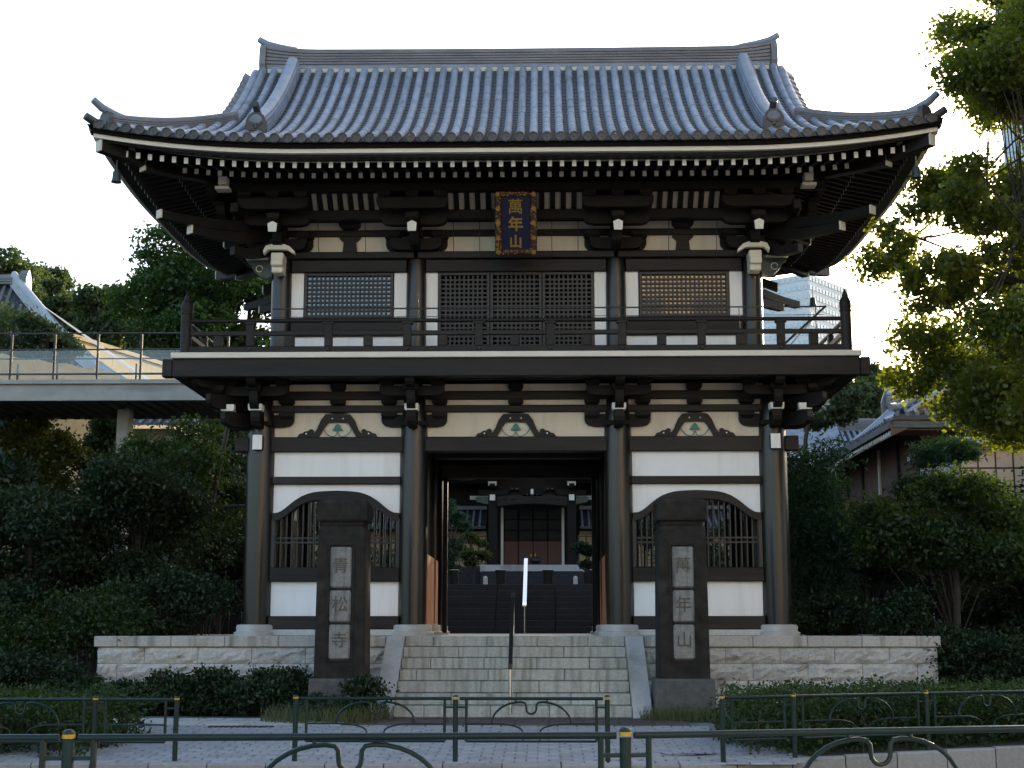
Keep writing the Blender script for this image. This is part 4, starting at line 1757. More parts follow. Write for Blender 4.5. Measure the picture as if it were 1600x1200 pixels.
# ================================================================ STONE PILLARS, RAILS
def stone_pillar(cx, chars, label):
    yf = -2.7
    t_ = thing('stone_pillar', label, 'pillar', (cx, yf + .33, -1.15))
    m_ = MB()
    m_.loft([[(cx - a, yf - .04 + e, z), (cx + a, yf - .04 + e, z), (cx + a, yf + .72 - e, z), (cx - a, yf + .72 - e, z)] for a, e, z in ((.41, -.02, -1.2), (.40, 0, -.58), (.385, .015, -.555))])
    m_.build('plinth', M['plinth'], t_)
    m_ = MB()
    prof = [(.345, 0, -.554), (.325, .01, 1.44), (.30, .03, 1.50), (.262, .06, 1.515)]
    rings = []
    for a, e, z in prof:
        c = .02
        rings.append([(cx - a + c, yf + e, z), (cx + a - c, yf + e, z), (cx + a, yf + e + c, z), (cx + a, yf + .66 - e, z), (cx - a, yf + .66 - e, z), (cx - a, yf + e + c, z)])
    m_.loft(rings)
    sh = m_.build('shaft', M['pillar'], t_)
    m_ = MB()
    m_.box(cx - .29, cx + .29, yf + .05, yf + .61, 1.516, 1.575)
    m_.build('neck', M['pillar'], t_)
    m_ = MB()
    rings = []
    for a, e, z in ((.335, .0, 1.576), (.345, -.01, 1.60), (.34, -.01, 1.83), (.32, .01, 1.86), (.27, .05, 1.875)):
        rings.append([(cx - a, yf + e, z), (cx + a, yf + e, z), (cx + a, yf + .66 - e, z), (cx - a, yf + .66 - e, z)])
    m_.loft(rings)
    m_.build('cap', M['pillar'], t_)
    # sunk frame round the tablet
    m_ = MB()
    for (x0, x1, z0, z1) in ((-.185, -.155, -.34, 1.27), (.155, .185, -.34, 1.27), (-.155, .155, 1.235, 1.27), (-.155, .155, -.34, -.31)):
        m_.box(cx + x0, cx + x1, yf - .012, yf + .03, z0, z1, .004)
    m_.build('tablet_frame', M['pillar'], sh)
    for (z0, z1), ch in zip(((.66, 1.215), (.20, .625), (-.30, .165)), chars):
        m_ = MB()
        m_.box(cx - .145, cx + .145, yf - .022, yf + .03, z0, z1, .02)
        tb = m_.build('tablet', M['tablet'], t_)
        glyphs(ch, cx, (z0 + z1) / 2 + .03, yf - .024, .225, M['glyph'], 'carved_character', tb, .008, .004)
    return t_


stone_pillar(-2.345, '青松寺', 'dark stone pillar left of the stairs with a pale three part inscription')
stone_pillar(2.325, '萬年山', 'dark stone pillar right of the stairs, its grey plinth showing above the grass')

hr = thing('stair_handrail', 'slim dark handrail running up the middle of the front steps', 'handrail', (-.02, -2.6, -1.05))
m_ = MB()
m_.loft([[(-.055, y, z - .03), (-.0, y, z - .03), (-.0, y, z + .03), (-.055, y, z + .03)] for y, z in ((-2.78, -.40), (-2.62, -.37), (-1.15, .53), (-.95, .60), (-.55, .61), (-.5, .60))])
m_.build('rail', M['iron'], hr)
for y, z0, z1 in ((-2.58, -.92, -.37), (-1.75, -.46, .16), (-.70, -.02, .60)):
    m_ = MB()
    m_.tube([(-.028, y, z0 - .1), (-.028, y, z1)], .022, 10)
    m_.build('post', M['steel'], hr)
hr2 = thing('inner_handrail', 'bright steel handrail on the dark steps seen through the gate', 'handrail', (-.01, 11, 0))
m_ = MB()
m_.loft([[(-.055, y, z - .02), (.035, y, z - .02), (.035, y, z + .02), (-.055, y, z + .02)] for y, z in ((10.7, .62), (10.85, .66), (13.6, 1.80), (13.9, 1.82))])
m_.build('rail', M['steel'], hr2)
for y, z0, z1 in ((10.85, -.05, .64), (12.3, .5, 1.25), (13.7, 1.1, 1.8)):
    m_ = MB()
    m_.tube([(-.01, y, z0), (-.01, y, z1)], .025, 10)
    m_.build('post', M['steel'], hr2)


# guard rails
def panel(root, p0, p1, zb, zt_, arch=True):
    """one rail panel between two points (x,y): top rail, frame, lower rails, arches with a U drop"""
    p0, p1 = Vector((p0[0], p0[1], 0)), Vector((p1[0], p1[1], 0))
    L = (p1 - p0).length
    d = (p1 - p0).normalized()
    q = lambda t_, z: p0 + d * t_ + Vector((0, 0, z))
    m_ = MB()
    m_.tube([q(.0, zt_), q(L, zt_)], .0165, 10)
    m_.build('top_rail', M['gsteel'], root)
    e = .07
    lo1, lo2 = zt_ - .43, zt_ - .255
    r = .0115
    for t_ in (e, L - e):
        m_ = MB()
        m_.tube([q(t_, zt_), q(t_, lo1)], .015, 8)
        m_.build('upright', M['gsteel'], root)
    m_ = MB()
    m_.tube([q(e, lo1), q(L - e, lo1)], .012, 8)
    m_.build('bottom_rail', M['gsteel'], root)
    c = L / 2
    if arch:
        for sg in (-1, 1):
            E0 = e if sg < 0 else L - e
            m_ = MB()
            m_.tube([q(E0, lo2), q(c + sg * .40, lo2)] + [q(c + sg * (.36 - .27 * math.sin(t_ * math.pi / 12)), lo2 - .08 * (1 - math.cos(t_ * math.pi / 12))) for t_ in range(0, 7)] + [q(c + sg * .085, lo1)], .009, 6)
            m_.build('middle_rail', M['gsteel'], root)
        w_ = .05
        h = zt_ - .035 - lo2
        up_ = [q(c - .41 + .30 * (1 - math.cos(t_ * math.pi / 16)), lo2 + h * math.sin(t_ * math.pi / 16)) for t_ in range(0, 9)]
        up2 = [q(c + .41 - .30 * (1 - math.cos(t_ * math.pi / 16)), lo2 + h * math.sin(t_ * math.pi / 16)) for t_ in range(8, -1, -1)]
        dr = [q(c - w_ * math.cos(t_ * math.pi / 8), zt_ - .105 - .05 * math.sin(t_ * math.pi / 8)) for t_ in range(0, 9)]
        m_ = MB()
        m_.tube(up_ + [q(c - w_ - .018, zt_ - .042), q(c - w_ - .003, zt_ - .062)] + dr + [q(c + w_ + .003, zt_ - .062), q(c + w_ + .018, zt_ - .042)] + up2, r, 8)
        m_.build('arch', M['gsteel'], root)
        for sg in (-1, 1):
            m_ = MB()
            m_.tube([q(c + sg * .16, zt_), q(c + sg * .16, zt_ - .04)], .010, 6)
            m_.build('stub', M['gsteel'], root)
    else:
        m_ = MB()
        m_.tube([q(e, lo2), q(L - e, lo2)], .009, 6)
        m_.build('middle_rail', M['gsteel'], root)


def rail_post(root, x, y, zb, zt_):
    m_ = MB()
    m_.lathe(x, y, [(.027, zb - .05), (.027, zt_ - .022)], 14)
    po = m_.build('post', M['gsteel'], root)
    m_ = MB()
    m_.lathe(x, y, [(.0285, zt_ - .014), (.0285, zt_ + .004)], 14)
    m_.build('yellow_band', M['yellow'], po)
    m_ = MB()
    m_.lathe(x, y, [(.029, zt_ + .0042), (.028, zt_ + .014), (.017, zt_ + .024), (0, zt_ + .027)], 14)
    m_.build('post_cap', M['gsteel'], po)


def run(label, pts, zt_, arches, near=False):
    r_ = thing('guard_rail', label, 'guard rail', (pts[0][0], pts[0][1], -1.3 if near else zg(pts[0][1])))
    for x, y in pts:
        rail_post(r_, x, y, -1.30 if near else zg(y), zt_)
    for (a, c, ar) in zip(pts[:-1], pts[1:], arches):
        d = (Vector(c) - Vector(a)).normalized() * .042
        panel(r_, Vector(a) + d, Vector(c) - d, -1.3, zt_ - .012, ar)
        for e_, sgn in ((a, 1), (c, -1)):
            for hz in (.10, .40):
                m_ = MB()
                m_.tube([Vector((e_[0], e_[1], zt_ - hz)), Vector((e_[0], e_[1], zt_ - hz)) + Vector((d.x, d.y, 0)) * sgn * 2.7], .010, 6)
                m_.build('bolt', M['gsteel'], r_)
    return r_


FRY = -7.3
run('green pipe guard rail before the left hedge, ending at the pavement', [(-7.4, FRY), (-5.8, FRY), (-4.23, FRY), (-3.38, FRY)], -.60, [1, 1, 0])
run('short green guard rail with two arches standing before the stone stairs', [(-2.14, FRY), (-.485, FRY), (1.08, FRY)], -.585, [1, 1])
run('green guard rail running back along the right hand hedge', [(2.26, FRY), (3.05, -6.95), (4.62, -6.25), (6.15, -5.55), (7.7, -4.9)], -.575, [0, 1, 1, 1])
run('thick green guard rail on the near side of the street with large arches', [(-4.15, -16.05), (-1.69, -15.95), (.80, -15.74), (3.25, -15.13)], -.345, [1, 1, 1], True)


# ================================================================ BUILDINGS BEHIND
# footbridge on the left
fb = thing('footbridge', 'pale concrete footbridge with glass parapet running behind the gate on the left', 'footbridge', (-14, 10, 0))
m_ = MB()
m_.box(-40, -5.2, 9.0, 12.0, 5.18, 5.40)
m_.build('deck', M['concrete'], fb)
m_ = MB()
m_.box(-40, -5.2, 8.9, 9.05, 5.10, 5.46)
m_.box(-40, -5.2, 11.95, 12.1, 5.14, 5.46)
m_.build('edge_girder', M['concrete'], fb)
m_ = MB()
m_.box(-40, -5.2, 8.82, 9.10, 5.462, 5.56, .01)
m_.box(-40, -5.2, 11.9, 12.15, 5.462, 5.56, .01)
m_.build('coping', M['concrete'], fb)
m_ = MB()
for k in range(60):
    x = -24 + k * .31
    m_.box(x, x + .15, 9.06, 11.94, 5.11, 5.178)
m_.build('soffit_ribs', M['under'], fb)
for yy, dk in ((8.95, 1), (12.02, 0)):
    x = -30.0
    while x < -5.4:
        if dk or x > -20:
            m_ = MB()
            m_.box(x - .022, x + .022, yy - .03, yy + .03, 5.56, 6.64 if dk else 6.5)
            m_.build('rail_post', M['iron'], fb)
            m_ = MB()
            m_.box(x + .03, x + .94, yy - .006, yy + .006, 5.72, 6.24)
            m_.build('glass_panel', M['clear'], fb)
        x += .975
    m_ = MB()
    for z in (6.63, 6.26, 5.70):
        m_.tube([(-30, yy, z), (-5.4, yy, z)], .018, 6)
    m_.build('hand_rail', M['iron'], fb)
for x in (-9.3, -22):
    m_ = MB()
    m_.box(x - .14, x + .14, 10.3, 10.7, -2, 5.17, .02)
    m_.build('pier', M['concrete'], fb)


def timber_house(name, label, cat, x0, x1, y0, y1, z0, ze, zr, wall, axis='y', over=1.0, tile='tile', rafters=True, group=None):
    """simple tiled hall: gable roof with ridge along axis"""
    t_ = thing(name, label, cat, ((x0 + x1) / 2, (y0 + y1) / 2, z0), group)
    m_ = MB()
    m_.box(x0, x1, y0, y1, z0, ze + .1)
    m_.build('wall', M[wall], t_)
    cx, cy = (x0 + x1) / 2, (y0 + y1) / 2
    if axis == 'y':
        hw = (x1 - x0) / 2 + over
        l0, l1 = y0 - over, y1 + over
        PT = lambda a, b_, z: (cx + a, b_, z)
    else:
        hw = (y1 - y0) / 2 + over
        l0, l1 = x0 - over, x1 + over
        PT = lambda a, b_, z: (b_, cy + a, z)
    prof = lambda a: ze - .25 + (zr - ze + .25) * (.62 * (1 - abs(a) / hw) + .38 * (1 - abs(a) / hw) ** 2)
    for sg in (-1, 1):
        m_ = MB()
        n = 10
        top = [[PT(sg * hw * (1 - k / n), l, prof(hw * (1 - k / n))) for l in (l0, l1)] for k in range(n + 1)]
        vs = [p for r_ in top for p in r_] + [(p[0], p[1], p[2] - .18) for r_ in top for p in r_]
        fs = [(2 * k, 2 * k + 1, 2 * k + 3, 2 * k + 2) for k in range(n)]
        q = 2 * (n + 1)
        fs += [(q + a, q + b_, q + c_, q + d_) for a, b_, c_, d_ in fs[:n]]
        fs += [(0, 1, q + 1, q)] + [(2 * k, 2 * k + 2, q + 2 * k + 2, q + 2 * k) for k in range(n)] + [(2 * k + 1, 2 * k + 3, q + 2 * k + 3, q + 2 * k + 1) for k in range(n)]
        m_.add(vs, fs, False)
        rf = m_.build('roof', M['tilebed'], t_)
        m_ = MB()
        nr = int((l1 - l0) / .28)
        for i in range(nr + 1):
            l = l0 + .06 + i * (l1 - l0 - .12) / nr
            pth = [PT(sg * hw * (1 - k / 6), l, prof(hw * (1 - k / 6)) + .03) for k in range(7)]
            m_.tube(pth, .075, 6)
        tag(m_.build('tile_rows', M[tile], rf), kind='stuff')
        if rafters:
            m_ = MB()
            nr = int((l1 - l0) / .30)
            for i in range(nr):
                l = l0 + .15 + i * .30
                pa, pb = PT(sg * (hw - .12), l, prof(hw) - .28), PT(sg * (hw - over - .1), l, prof(hw - over) - .22)
                m_.tube([pa, pb], .05, 4, smooth=False)
            tag(m_.build('rafters', M['rafterbrown'], rf), kind='stuff')
            m_ = MB()
            for i in range(nr):
                l = l0 + .15 + i * .30
                p = PT(sg * (hw - .11), l, prof(hw) - .28)
                m_.box(p[0] - .055, p[0] + .055, p[1] - .055, p[1] + .055, p[2] - .055, p[2] + .055)
            tag(m_.build('rafter_tips', M['white'], rf), kind='stuff')
    m_ = MB()
    pth = [PT(0, l, zr - .05 + .25 * abs((l - (l0 + l1) / 2) / ((l1 - l0) / 2)) ** 4) for l in np.linspace(l0 - .05, l1 + .05, 15)]
    m_.sweep(pth, stack_prof(.17, .5, 5, .13))
    m_.build('ridge', M['ridge'], t_)
    for l in (l0, l1):
        m_ = MB()
        d_ = -1 if l == l0 else 1
        sec = [(-.28, -.1), (.28, -.1), (.3, .35), (.18, .75), (0, .95), (-.18, .75), (-.3, .35)]
        m_.prism([(a, b_) for a, b_ in sec], PT(0, l, zr), (1, 0, 0) if axis == 'y' else (0, 1, 0), (0, 0, 1), (0, d_ * .15, 0) if axis == 'y' else (d_ * .15, 0, 0))
        m_.build('ridge_end_tile', M['ridge'], t_)
        m_ = MB()
        m_.prism([(a, prof(a) - .2) for a in np.linspace(-hw + over, hw - over, 9)], PT(0, l - d_ * over, 0), (1, 0, 0) if axis == 'y' else (0, 1, 0), (0, 0, 1), (0, d_ * .05, 0) if axis == 'y' else (d_ * .05, 0, 0))
        m_.build('gable_wall', M[wall], t_)
        for sg in (-1, 1):
            rings = []
            for k in range(9):
                a = sg * hw * k / 8
                p = Vector(PT(a, l, prof(abs(a))))
                e_ = Vector((0, d_ * .12, 0)) if axis == 'y' else Vector((d_ * .12, 0, 0))
                rings.append([p + Vector((0, 0, -.42)), p + e_ + Vector((0, 0, -.42)), p + e_ + Vector((0, 0, -.05)), p + Vector((0, 0, -.05))])
            m_ = MB()
            m_.loft(rings)
            m_.build('barge_board', M['rafterbrown'], t_)
            pth = [Vector(PT(sg * hw * k / 10, l - d_ * .45, prof(hw * k / 10))) for k in range(0, 11)]
            m_ = MB()
            m_.tube(pth, .16, 8)
            m_.build('descending_ridge', M[tile], t_)
    return t_


# hall on the right behind the pines, its eave running away from the street
sh_ = timber_house('side_hall', 'brown timber hall with long tiled roof and pale rafter tips behind the right pines', 'temple hall', 11.0, 15.6, 17.6, 29.5, .3, 5.9, 8.0, 'rafterbrown', 'y', 1.15, tile='glint')
# front skirt roof of the hall, its hip catching the sun
m_ = MB()
rings = [[(x0, y, z), (17.2, y, z), (17.2, y, z + .14), (x0, y, z + .14)] for x0, y, z in ((9.9, 16.25, 5.66), (10.9, 17.2, 6.25), (12.2, 18.6, 7.3))]
m_.loft(rings)
skr = m_.build('skirt_roof', M['tilebed'], sh_)
m_ = MB()
x = 10.0
while x < 17:
    t1 = min(1, (x - 9.85) / 2.3)
    m_.tube([(x, 16.22 + 2.38 * t1 * k / 4, 5.82 + 1.66 * t1 * k / 4 - .10 * math.sin(t1 * k / 4 * math.pi)) for k in range(5)], .07, 6)
    x += .27
tag(m_.build('tile_rows', M['glint'], skr), kind='stuff')
m_ = MB()
m_.tube([(9.8, 16.1, 5.98), (10.3, 16.65, 6.1), (10.9, 17.2, 6.50), (12.2, 18.6, 7.55), (13.3, 19.8, 8.35)], [.10, .13, .15, .15, .14], 10)
m_.build('hip_ridge', M['glint'], skr)
m_ = MB()
m_.box(9.9, 17.2, 16.3, 16.4, 5.45, 5.64, .01)
m_.build('fascia', M['under'], skr)
m_ = MB()
m_.box(10.0, 17.2, 16.42, 17.55, 5.40, 5.44)
m_.build('soffit', M['rafterbrown'], skr)
for i in range(5):
    m_ = MB()
    m_.box(10.92, 10.99, 17.8 + i * 2.4, 17.95 + i * 2.4, .3, 5.6)
    m_.build('wall_post', M['palewall'] if i == 2 else M['wood_h'], sh_)
# small garden house with a peach panelled front
gh = thing('garden_house', 'small house front of peach panels in a dark grid among the right edge trees', 'house', (12, 13, -1))
m_ = MB()
m_.box(10.35, 14.5, 12.06, 15.5, -1.2, 4.42)
m_.build('wall', M['palewall'], gh)
for i in range(5):
    for j in range(6):
        m_ = MB()
        m_.box(10.42 + i * .42, 10.80 + i * .42, 12.0, 12.055, 1.7 + j * .44, 2.10 + j * .44)
        m_.build('wall_panel', M['peach'], gh)
for i in range(6):
    m_ = MB()
    m_.box(10.385 + i * .42, 10.415 + i * .42, 11.985, 12.05, 1.6, 4.36)
    m_.build('frame_post', M['iron'], gh)
for j in range(7):
    m_ = MB()
    m_.box(10.38, 12.5, 11.99, 12.045, 1.665 + j * .44, 1.695 + j * .44)
    m_.build('frame_rail', M['iron'], gh)
m_ = MB()
m_.box(10.1, 14.8, 11.7, 15.8, 4.425, 4.6, .02)
m_.build('roof_slab', M['concrete'], gh)
# low tiled roof behind it
timber_house('rear_hall', 'low hall with plain blue grey tiled roof between the gate and the side hall', 'temple hall', 9.5, 23.0, 41.0, 49.0, .5, 6.9, 9.25, 'ochre', 'x', 1.0, rafters=False)
# hall on the far left: hipped roof, the pale hip ridge descends behind the footbridge
lh = thing('left_hall', 'large tiled hall on the left whose pale hip ridge descends behind the footbridge', 'temple hall', (-24, 36, .5))
A_, B_ = at(22, 446, 34), at(322, 664, 27)
C_, D_ = Vector((-46, 34, A_.z)), Vector((-46, 27, B_.z))
lf = lambda u, v_: (C_ + (A_ - C_) * u) * v_ + (D_ + (B_ - D_) * u) * (1 - v_) - Vector((0, 0, 1.1 * math.sin(v_ * math.pi)))
m_ = MB()
vs = [lf(i / 12, k / 10) for k in range(11) for i in range(13)]
m_.add(vs, [(k * 13 + i, k * 13 + i + 1, k * 13 + i + 14, k * 13 + i + 13) for k in range(10) for i in range(12)], True)
E_ = Vector((B_.x, 43, B_.z))
m_.add([A_, B_, E_], [(0, 1, 2)])
lr = m_.build('roof', M['tilebed'], lh)
m_ = MB()
nr = 110
for i in range(nr):
    x = -46 + .32 * i
    if x > B_.x - .2: break
    pts = []
    for k in range(11):
        v_ = k / 10
        xe = (D_.x + (B_.x - D_.x)) * (1 - v_) + A_.x * v_
        if x <= xe:
            p = lf((x - D_.x) / (xe - D_.x), v_)
            pts.append(p + Vector((0, 0, .04)))
    if len(pts) > 1:
        m_.tube(pts, .075, 6)
tag(m_.build('tile_rows', M['ridge'], lr), kind='stuff')
m_ = MB()
hp = [lf(1, v_) for v_ in np.linspace(1, 0, 14)]
m_.sweep([p + Vector((0, 0, -.05)) for p in hp], stack_prof(.2, .5, 4, .16))
m_.build('hip_ridge', M['paletile'], lr)
m_ = MB()
m_.sweep([C_, A_ + Vector((.3, 0, 0))], stack_prof(.25, .32, 3, .14))
m_.build('main_ridge', M['ridge'], lr)
m_ = MB()
m_.prism([(-.3, -.2), (.3, -.2), (.32, .2), (.18, .45), (.04, .62), (-.04, .62), (-.18, .45), (-.32, .2)], A_ + Vector((.3, 0, 0)), (0, 1, 0), (0, 0, 1), (.3, 0, 0))
m_.build('ridge_end_tile', M['ridge'], lr)
m_ = MB()
m_.box(-46, B_.x - 1.6, 28.6, 42, .4, B_.z + .1)
m_.build('wall', M['palewall'], lh)

# sunlit retaining wall behind the bridge
rw = thing('retaining_wall', 'sunlit ochre wall seen through the glass of the footbridge', 'wall', (-20, 46, 3))
w0, wd_ = Vector((-17.6, 55.0, 0)), Vector((-.30, -.954, 0))
n_ = Vector((.954, -.30, 0)) * .3
for k in range(9):
    p0, p1 = w0 + wd_ * 2.4 * k, w0 + wd_ * (2.4 * k + 2.385)
    m_ = MB()
    m_.loft([[v + Vector((0, 0, z)) for v in (p0, p1, p1 - n_, p0 - n_)] for z in (1.0, 13.4)])
    m_.build('wall_panel', M['ochre'], rw)
    m_ = MB()
    m_.loft([[v + Vector((0, 0, z)) for v in (p0 + n_ * .3, p1 + n_ * .3, p1 - n_ * 1.2, p0 - n_ * 1.2)] for z in (13.402, 13.6)])
    m_.build('wall_coping', M['ochre'], rw)

cw_ = thing('court_wall', 'low sunlit ochre wall behind the glass at the left end of the footbridge', 'wall', (-15, 21, 0))
w0 = Vector((-13.7, 24.6, 0))
for k in range(5):
    p0, p1 = w0 + wd_ * 1.5 * k, w0 + wd_ * (1.5 * k + 1.49)
    m_ = MB()
    m_.loft([[v + Vector((0, 0, z)) for v in (p0, p1, p1 - n_, p0 - n_)] for z in (.2, 8.45 - .12 * k)])
    m_.build('wall_panel', M['ochre'], cw_)

# the sunlit building across the street, behind the photographer: it shows in the window panes
sbd = thing('street_building', 'tall beige building across the street mirrored in the right upper windows', 'building', (22, -52, -1.4))
m_ = MB()
m_.box(2.8, 46, -66, -52, -1.44, 34)
m_.build('wall', M['beigewall'], sbd)
for f_ in range(9):
    for i in range(10):
        m_ = MB()
        m_.box(4.4 + i * 4.1, 6.8 + i * 4.1, -51.95, -51.88, 2 + f_ * 3.4, 3.8 + f_ * 3.4)
        m_.build('window', M['glass'], sbd)

# towers
def tower(label, x, y, wx, wy, z0, z1, rot, floors, nx, ny, glass_col=None, slope=0.0):
    t_ = thing('office_tower', label, 'tower', (x, y, z0))
    c, s_ = math.cos(rot), math.sin(rot)
    T = lambda a, b_, z: (x + a * c - b_ * s_, y + a * s_ + b_ * c, z)
    zt2 = lambda a: z1 - slope * (a + wx / 2)
    m_ = MB()
    q = [(-wx / 2, -wy / 2), (wx / 2, -wy / 2), (wx / 2, wy / 2), (-wx / 2, wy / 2)]
    m_.loft([[T(a, b_, z0) for a, b_ in q], [T(a, b_, zt2(a)) for a, b_ in q]])
    m_.build('wall', M['tower'], t_)
    fh = (z1 - z0) / floors
    pane = None
    for face in (0, 1):
        n = nx if face == 0 else ny
        W = wx if face == 0 else wy
        for f_ in range(floors):
            if z0 + (f_ + 1) * fh < .13 + 40 * 0: continue
            m_ = MB()
            for i in range(n):
                a0, a1 = -W / 2 + (i + .18) * W / n, -W / 2 + (i + .82) * W / n
                za, zb = z0 + (f_ + .3) * fh, z0 + (f_ + .8) * fh
                if face == 0:
                    vs = [T(a0, -wy / 2 - .15, za), T(a1, -wy / 2 - .15, za), T(a1, -wy / 2 - .15, zb), T(a0, -wy / 2 - .15, zb),
                          T(a0, -wy / 2 + .1, za), T(a1, -wy / 2 + .1, za), T(a1, -wy / 2 + .1, zb), T(a0, -wy / 2 + .1, zb)]
                else:
                    sx_ = -1 if face == 1 else 1
                    vs = [T(wx / 2 + .15, a0, za), T(wx / 2 + .15, a1, za), T(wx / 2 + .15, a1, zb), T(wx / 2 + .15, a0, zb),
                          T(wx / 2 - .1, a0, za), T(wx / 2 - .1, a1, za), T(wx / 2 - .1, a1, zb), T(wx / 2 - .1, a0, zb)]
                m_.add(vs, [(0, 1, 2, 3), (4, 5, 6, 7), (0, 1, 5, 4), (1, 2, 6, 5), (2, 3, 7, 6), (3, 0, 4, 7)])
            m_.build('window_band', M['towerglass'], t_)
    return t_


tower('pale office tower with rows of windows far behind the right end of the gate', 56.6, 290, 16, 19, -5, 74.5, R(-38), 40, 12, 13)
tower('tall pale tower block half hidden by the big tree at the right edge', 88, 200, 24, 24, -5, 110, R(-24), 30, 8, 8)

# ---------------------------------------------------------------- inner court and main hall
m_ = MB()
for k in range(8):
    z1 = .146 * (k + 1)
    y0 = 11.0 + .3 * k
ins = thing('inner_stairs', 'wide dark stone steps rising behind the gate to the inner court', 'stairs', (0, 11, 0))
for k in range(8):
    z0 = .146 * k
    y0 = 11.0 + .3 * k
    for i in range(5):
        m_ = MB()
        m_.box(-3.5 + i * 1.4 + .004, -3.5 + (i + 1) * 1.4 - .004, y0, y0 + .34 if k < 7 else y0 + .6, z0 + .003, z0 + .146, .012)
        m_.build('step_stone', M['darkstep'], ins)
m_ = MB()
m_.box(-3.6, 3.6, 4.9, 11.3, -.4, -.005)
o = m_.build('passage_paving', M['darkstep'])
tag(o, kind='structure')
m_ = MB()
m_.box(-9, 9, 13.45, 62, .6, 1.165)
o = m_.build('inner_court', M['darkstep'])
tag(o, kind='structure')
for sx in (-1, 1):
    x0, x1 = sorted((sx * 3.52, sx * 4.0))
    cw = thing('stair_wall', 'low dark stone wall flanking the inner steps on the %s' % ('left' if sx < 0 else 'right'), 'wall', (sx * 3.8, 12, 0))
    for k in range(6):
        m_ = MB()
        m_.box(x0, x1, 5.2 + k * 1.4 + .005, 5.2 + (k + 1) * 1.4 - .005, -.4, .1 if k < 4 else 1.3, .02)
        m_.build('wall_stone', M['darkstep'], cw)
dr = None
names = ['dark round bronze pot at the left end above the inner steps', 'dark round bronze pot left of the bright handrail above the inner steps', 'dark round bronze pot right of the bright handrail above the inner steps', 'dark round bronze pot at the right end above the inner steps']
for x, nm in zip((-1.865, -.67, .54, 1.72), names):
    if dr is None:
        dr = thing('bronze_pot', nm, 'pot', (x, 14.7, 1.165), 'round bronze pots along the inner court edge')
        m_ = MB()
        m_.lathe(x, 14.7, [(.11, 1.166), (.12, 1.2), (.125, 1.5), (.13, 1.53)], 18)
        m_.build('body', M['bronze_dark'], dr)
        m_ = MB()
        m_.lathe(x, 14.7, [(.145, 1.531), (.15, 1.55), (.145, 1.575), (.10, 1.585), (0, 1.588)], 18)
        m_.build('lid', M['bronze_dark'], dr)
    else:
        dup_tree(dr, (x, 14.7, 1.165), nm)
sp = None
for x, nm in zip((-1.06, 1.24), ('small white stone post left of the handrail at the top of the inner steps', 'small white stone post at the right before the main hall steps')):
    if sp is None:
        sp = thing('stone_post', nm, 'post', (x, 14.6, 1.165), 'white stone posts on the inner court')
        m_ = MB()
        m_.loft([[(x - a, 14.6 - a, z), (x + a, 14.6 - a, z), (x + a, 14.6 + a, z), (x - a, 14.6 + a, z)] for a, z in ((.055, 1.166), (.055, 1.36))])
        m_.build('shaft', M['palewall'], sp)
        m_ = MB()
        m_.loft([[(x - a, 14.6 - a, z), (x + a, 14.6 - a, z), (x + a, 14.6 + a, z), (x - a, 14.6 + a, z)] for a, z in ((.056, 1.361), (.05, 1.39), (.02, 1.42))])
        m_.build('cap', M['palewall'], sp)
    else:
        dup_tree(sp, (x, 14.6, 1.165), nm)

mh = thing('main_hall', 'dark main hall with curved porch and red brown doors seen through the gate opening', 'temple hall', (0, 36, 1.165))
HY = 32.5
for k in range(6):
    m_ = MB()
    m_.box(-1.9, 1.9, 29.6 + k * .35, 30.0 + k * .35, 1.166 + k * .17, 1.166 + (k + 1) * .17 - .004, .01)
    m_.build('step_stone', M['darkstep'], mh)
m_ = MB()
m_.box(-1.95, 1.95, 31.7, 40, 2.17, 2.43, .015)
m_.build('porch_edge', M['granite_clean'], mh)
m_ = MB()
m_.box(-9, 9, 32.9, 44, 1.17, 2.42)
m_.build('podium', M['darkstep'], mh)
for x in (-1.5, 1.5):
    m_ = MB()
    m_.box(x - .17, x + .17, HY - .17, HY + .17, 2.434, 5.3, .02)
    c_ = m_.build('porch_column', M['wood'], mh)
    m_ = MB()
    m_.box(x - .10, x + .10, HY - .62, HY - .60, 4.86, 5.08)
    m_.box(x - .16, x + .16, HY - .62, HY - .60, 5.42, 5.58)
    m_.build('painted_end', M['white'], c_)
    arm_mb((x, HY - .1), (1, 0), .55, .2, .2, 5.10).build('bracket_arm', M['wood'], c_)
    arm_mb((x, HY - .1), (0, 1), .55, .2, .2, 5.30).build('bracket_arm', M['wood'], c_)
    m_ = MB()
    sx = 1 if x > 0 else -1
    m_.prism([(sx * .17, 4.75), (sx * .62, 4.85), (sx * .66, 5.02), (sx * .5, 5.06), (sx * .17, 5.05)], (x, HY - .1, 0), (1, 0, 0), (0, 0, 1), (0, .2, 0))
    m_.build('carved_nose', M['bronze'], c_)
    m_ = MB()
    m_.box(*sorted((x - sx * .36, x - sx * .26)), 34.0, 34.1, 2.44, 4.75)
    m_.build('white_post', M['palewall'], mh)
m_ = MB()
n = 16
topc = [(-1.45 + 2.9 * k / n, 5.02 + .10 * math.sin(math.pi * k / n)) for k in range(n + 1)]
botc = [(-1.45 + 2.9 * k / n, 4.68 + .10 * math.sin(math.pi * k / n)) for k in range(n + 1)]
m_.prism(topc + botc[::-1], (0, HY - .15, 0), (1, 0, 0), (0, 0, 1), (0, .3, 0))
rb = m_.build('rainbow_beam', M['wood_h'], mh)
for sx in (-1, 1):
    m_ = MB()
    m_.tube([(sx * (1.15 - .06 * t + .08 * math.cos(t)), HY - .17, 4.88 + .07 * math.sin(t)) for t in np.linspace(0, 9, 24)], .014, 5)
    m_.build('scroll', M['bronze'], rb)
    f_ = frog(sx * .68, HY - .1, mh, 1.0, False, 'wood')
    f_.location.z += 5.06 - 3.08
m_ = MB()
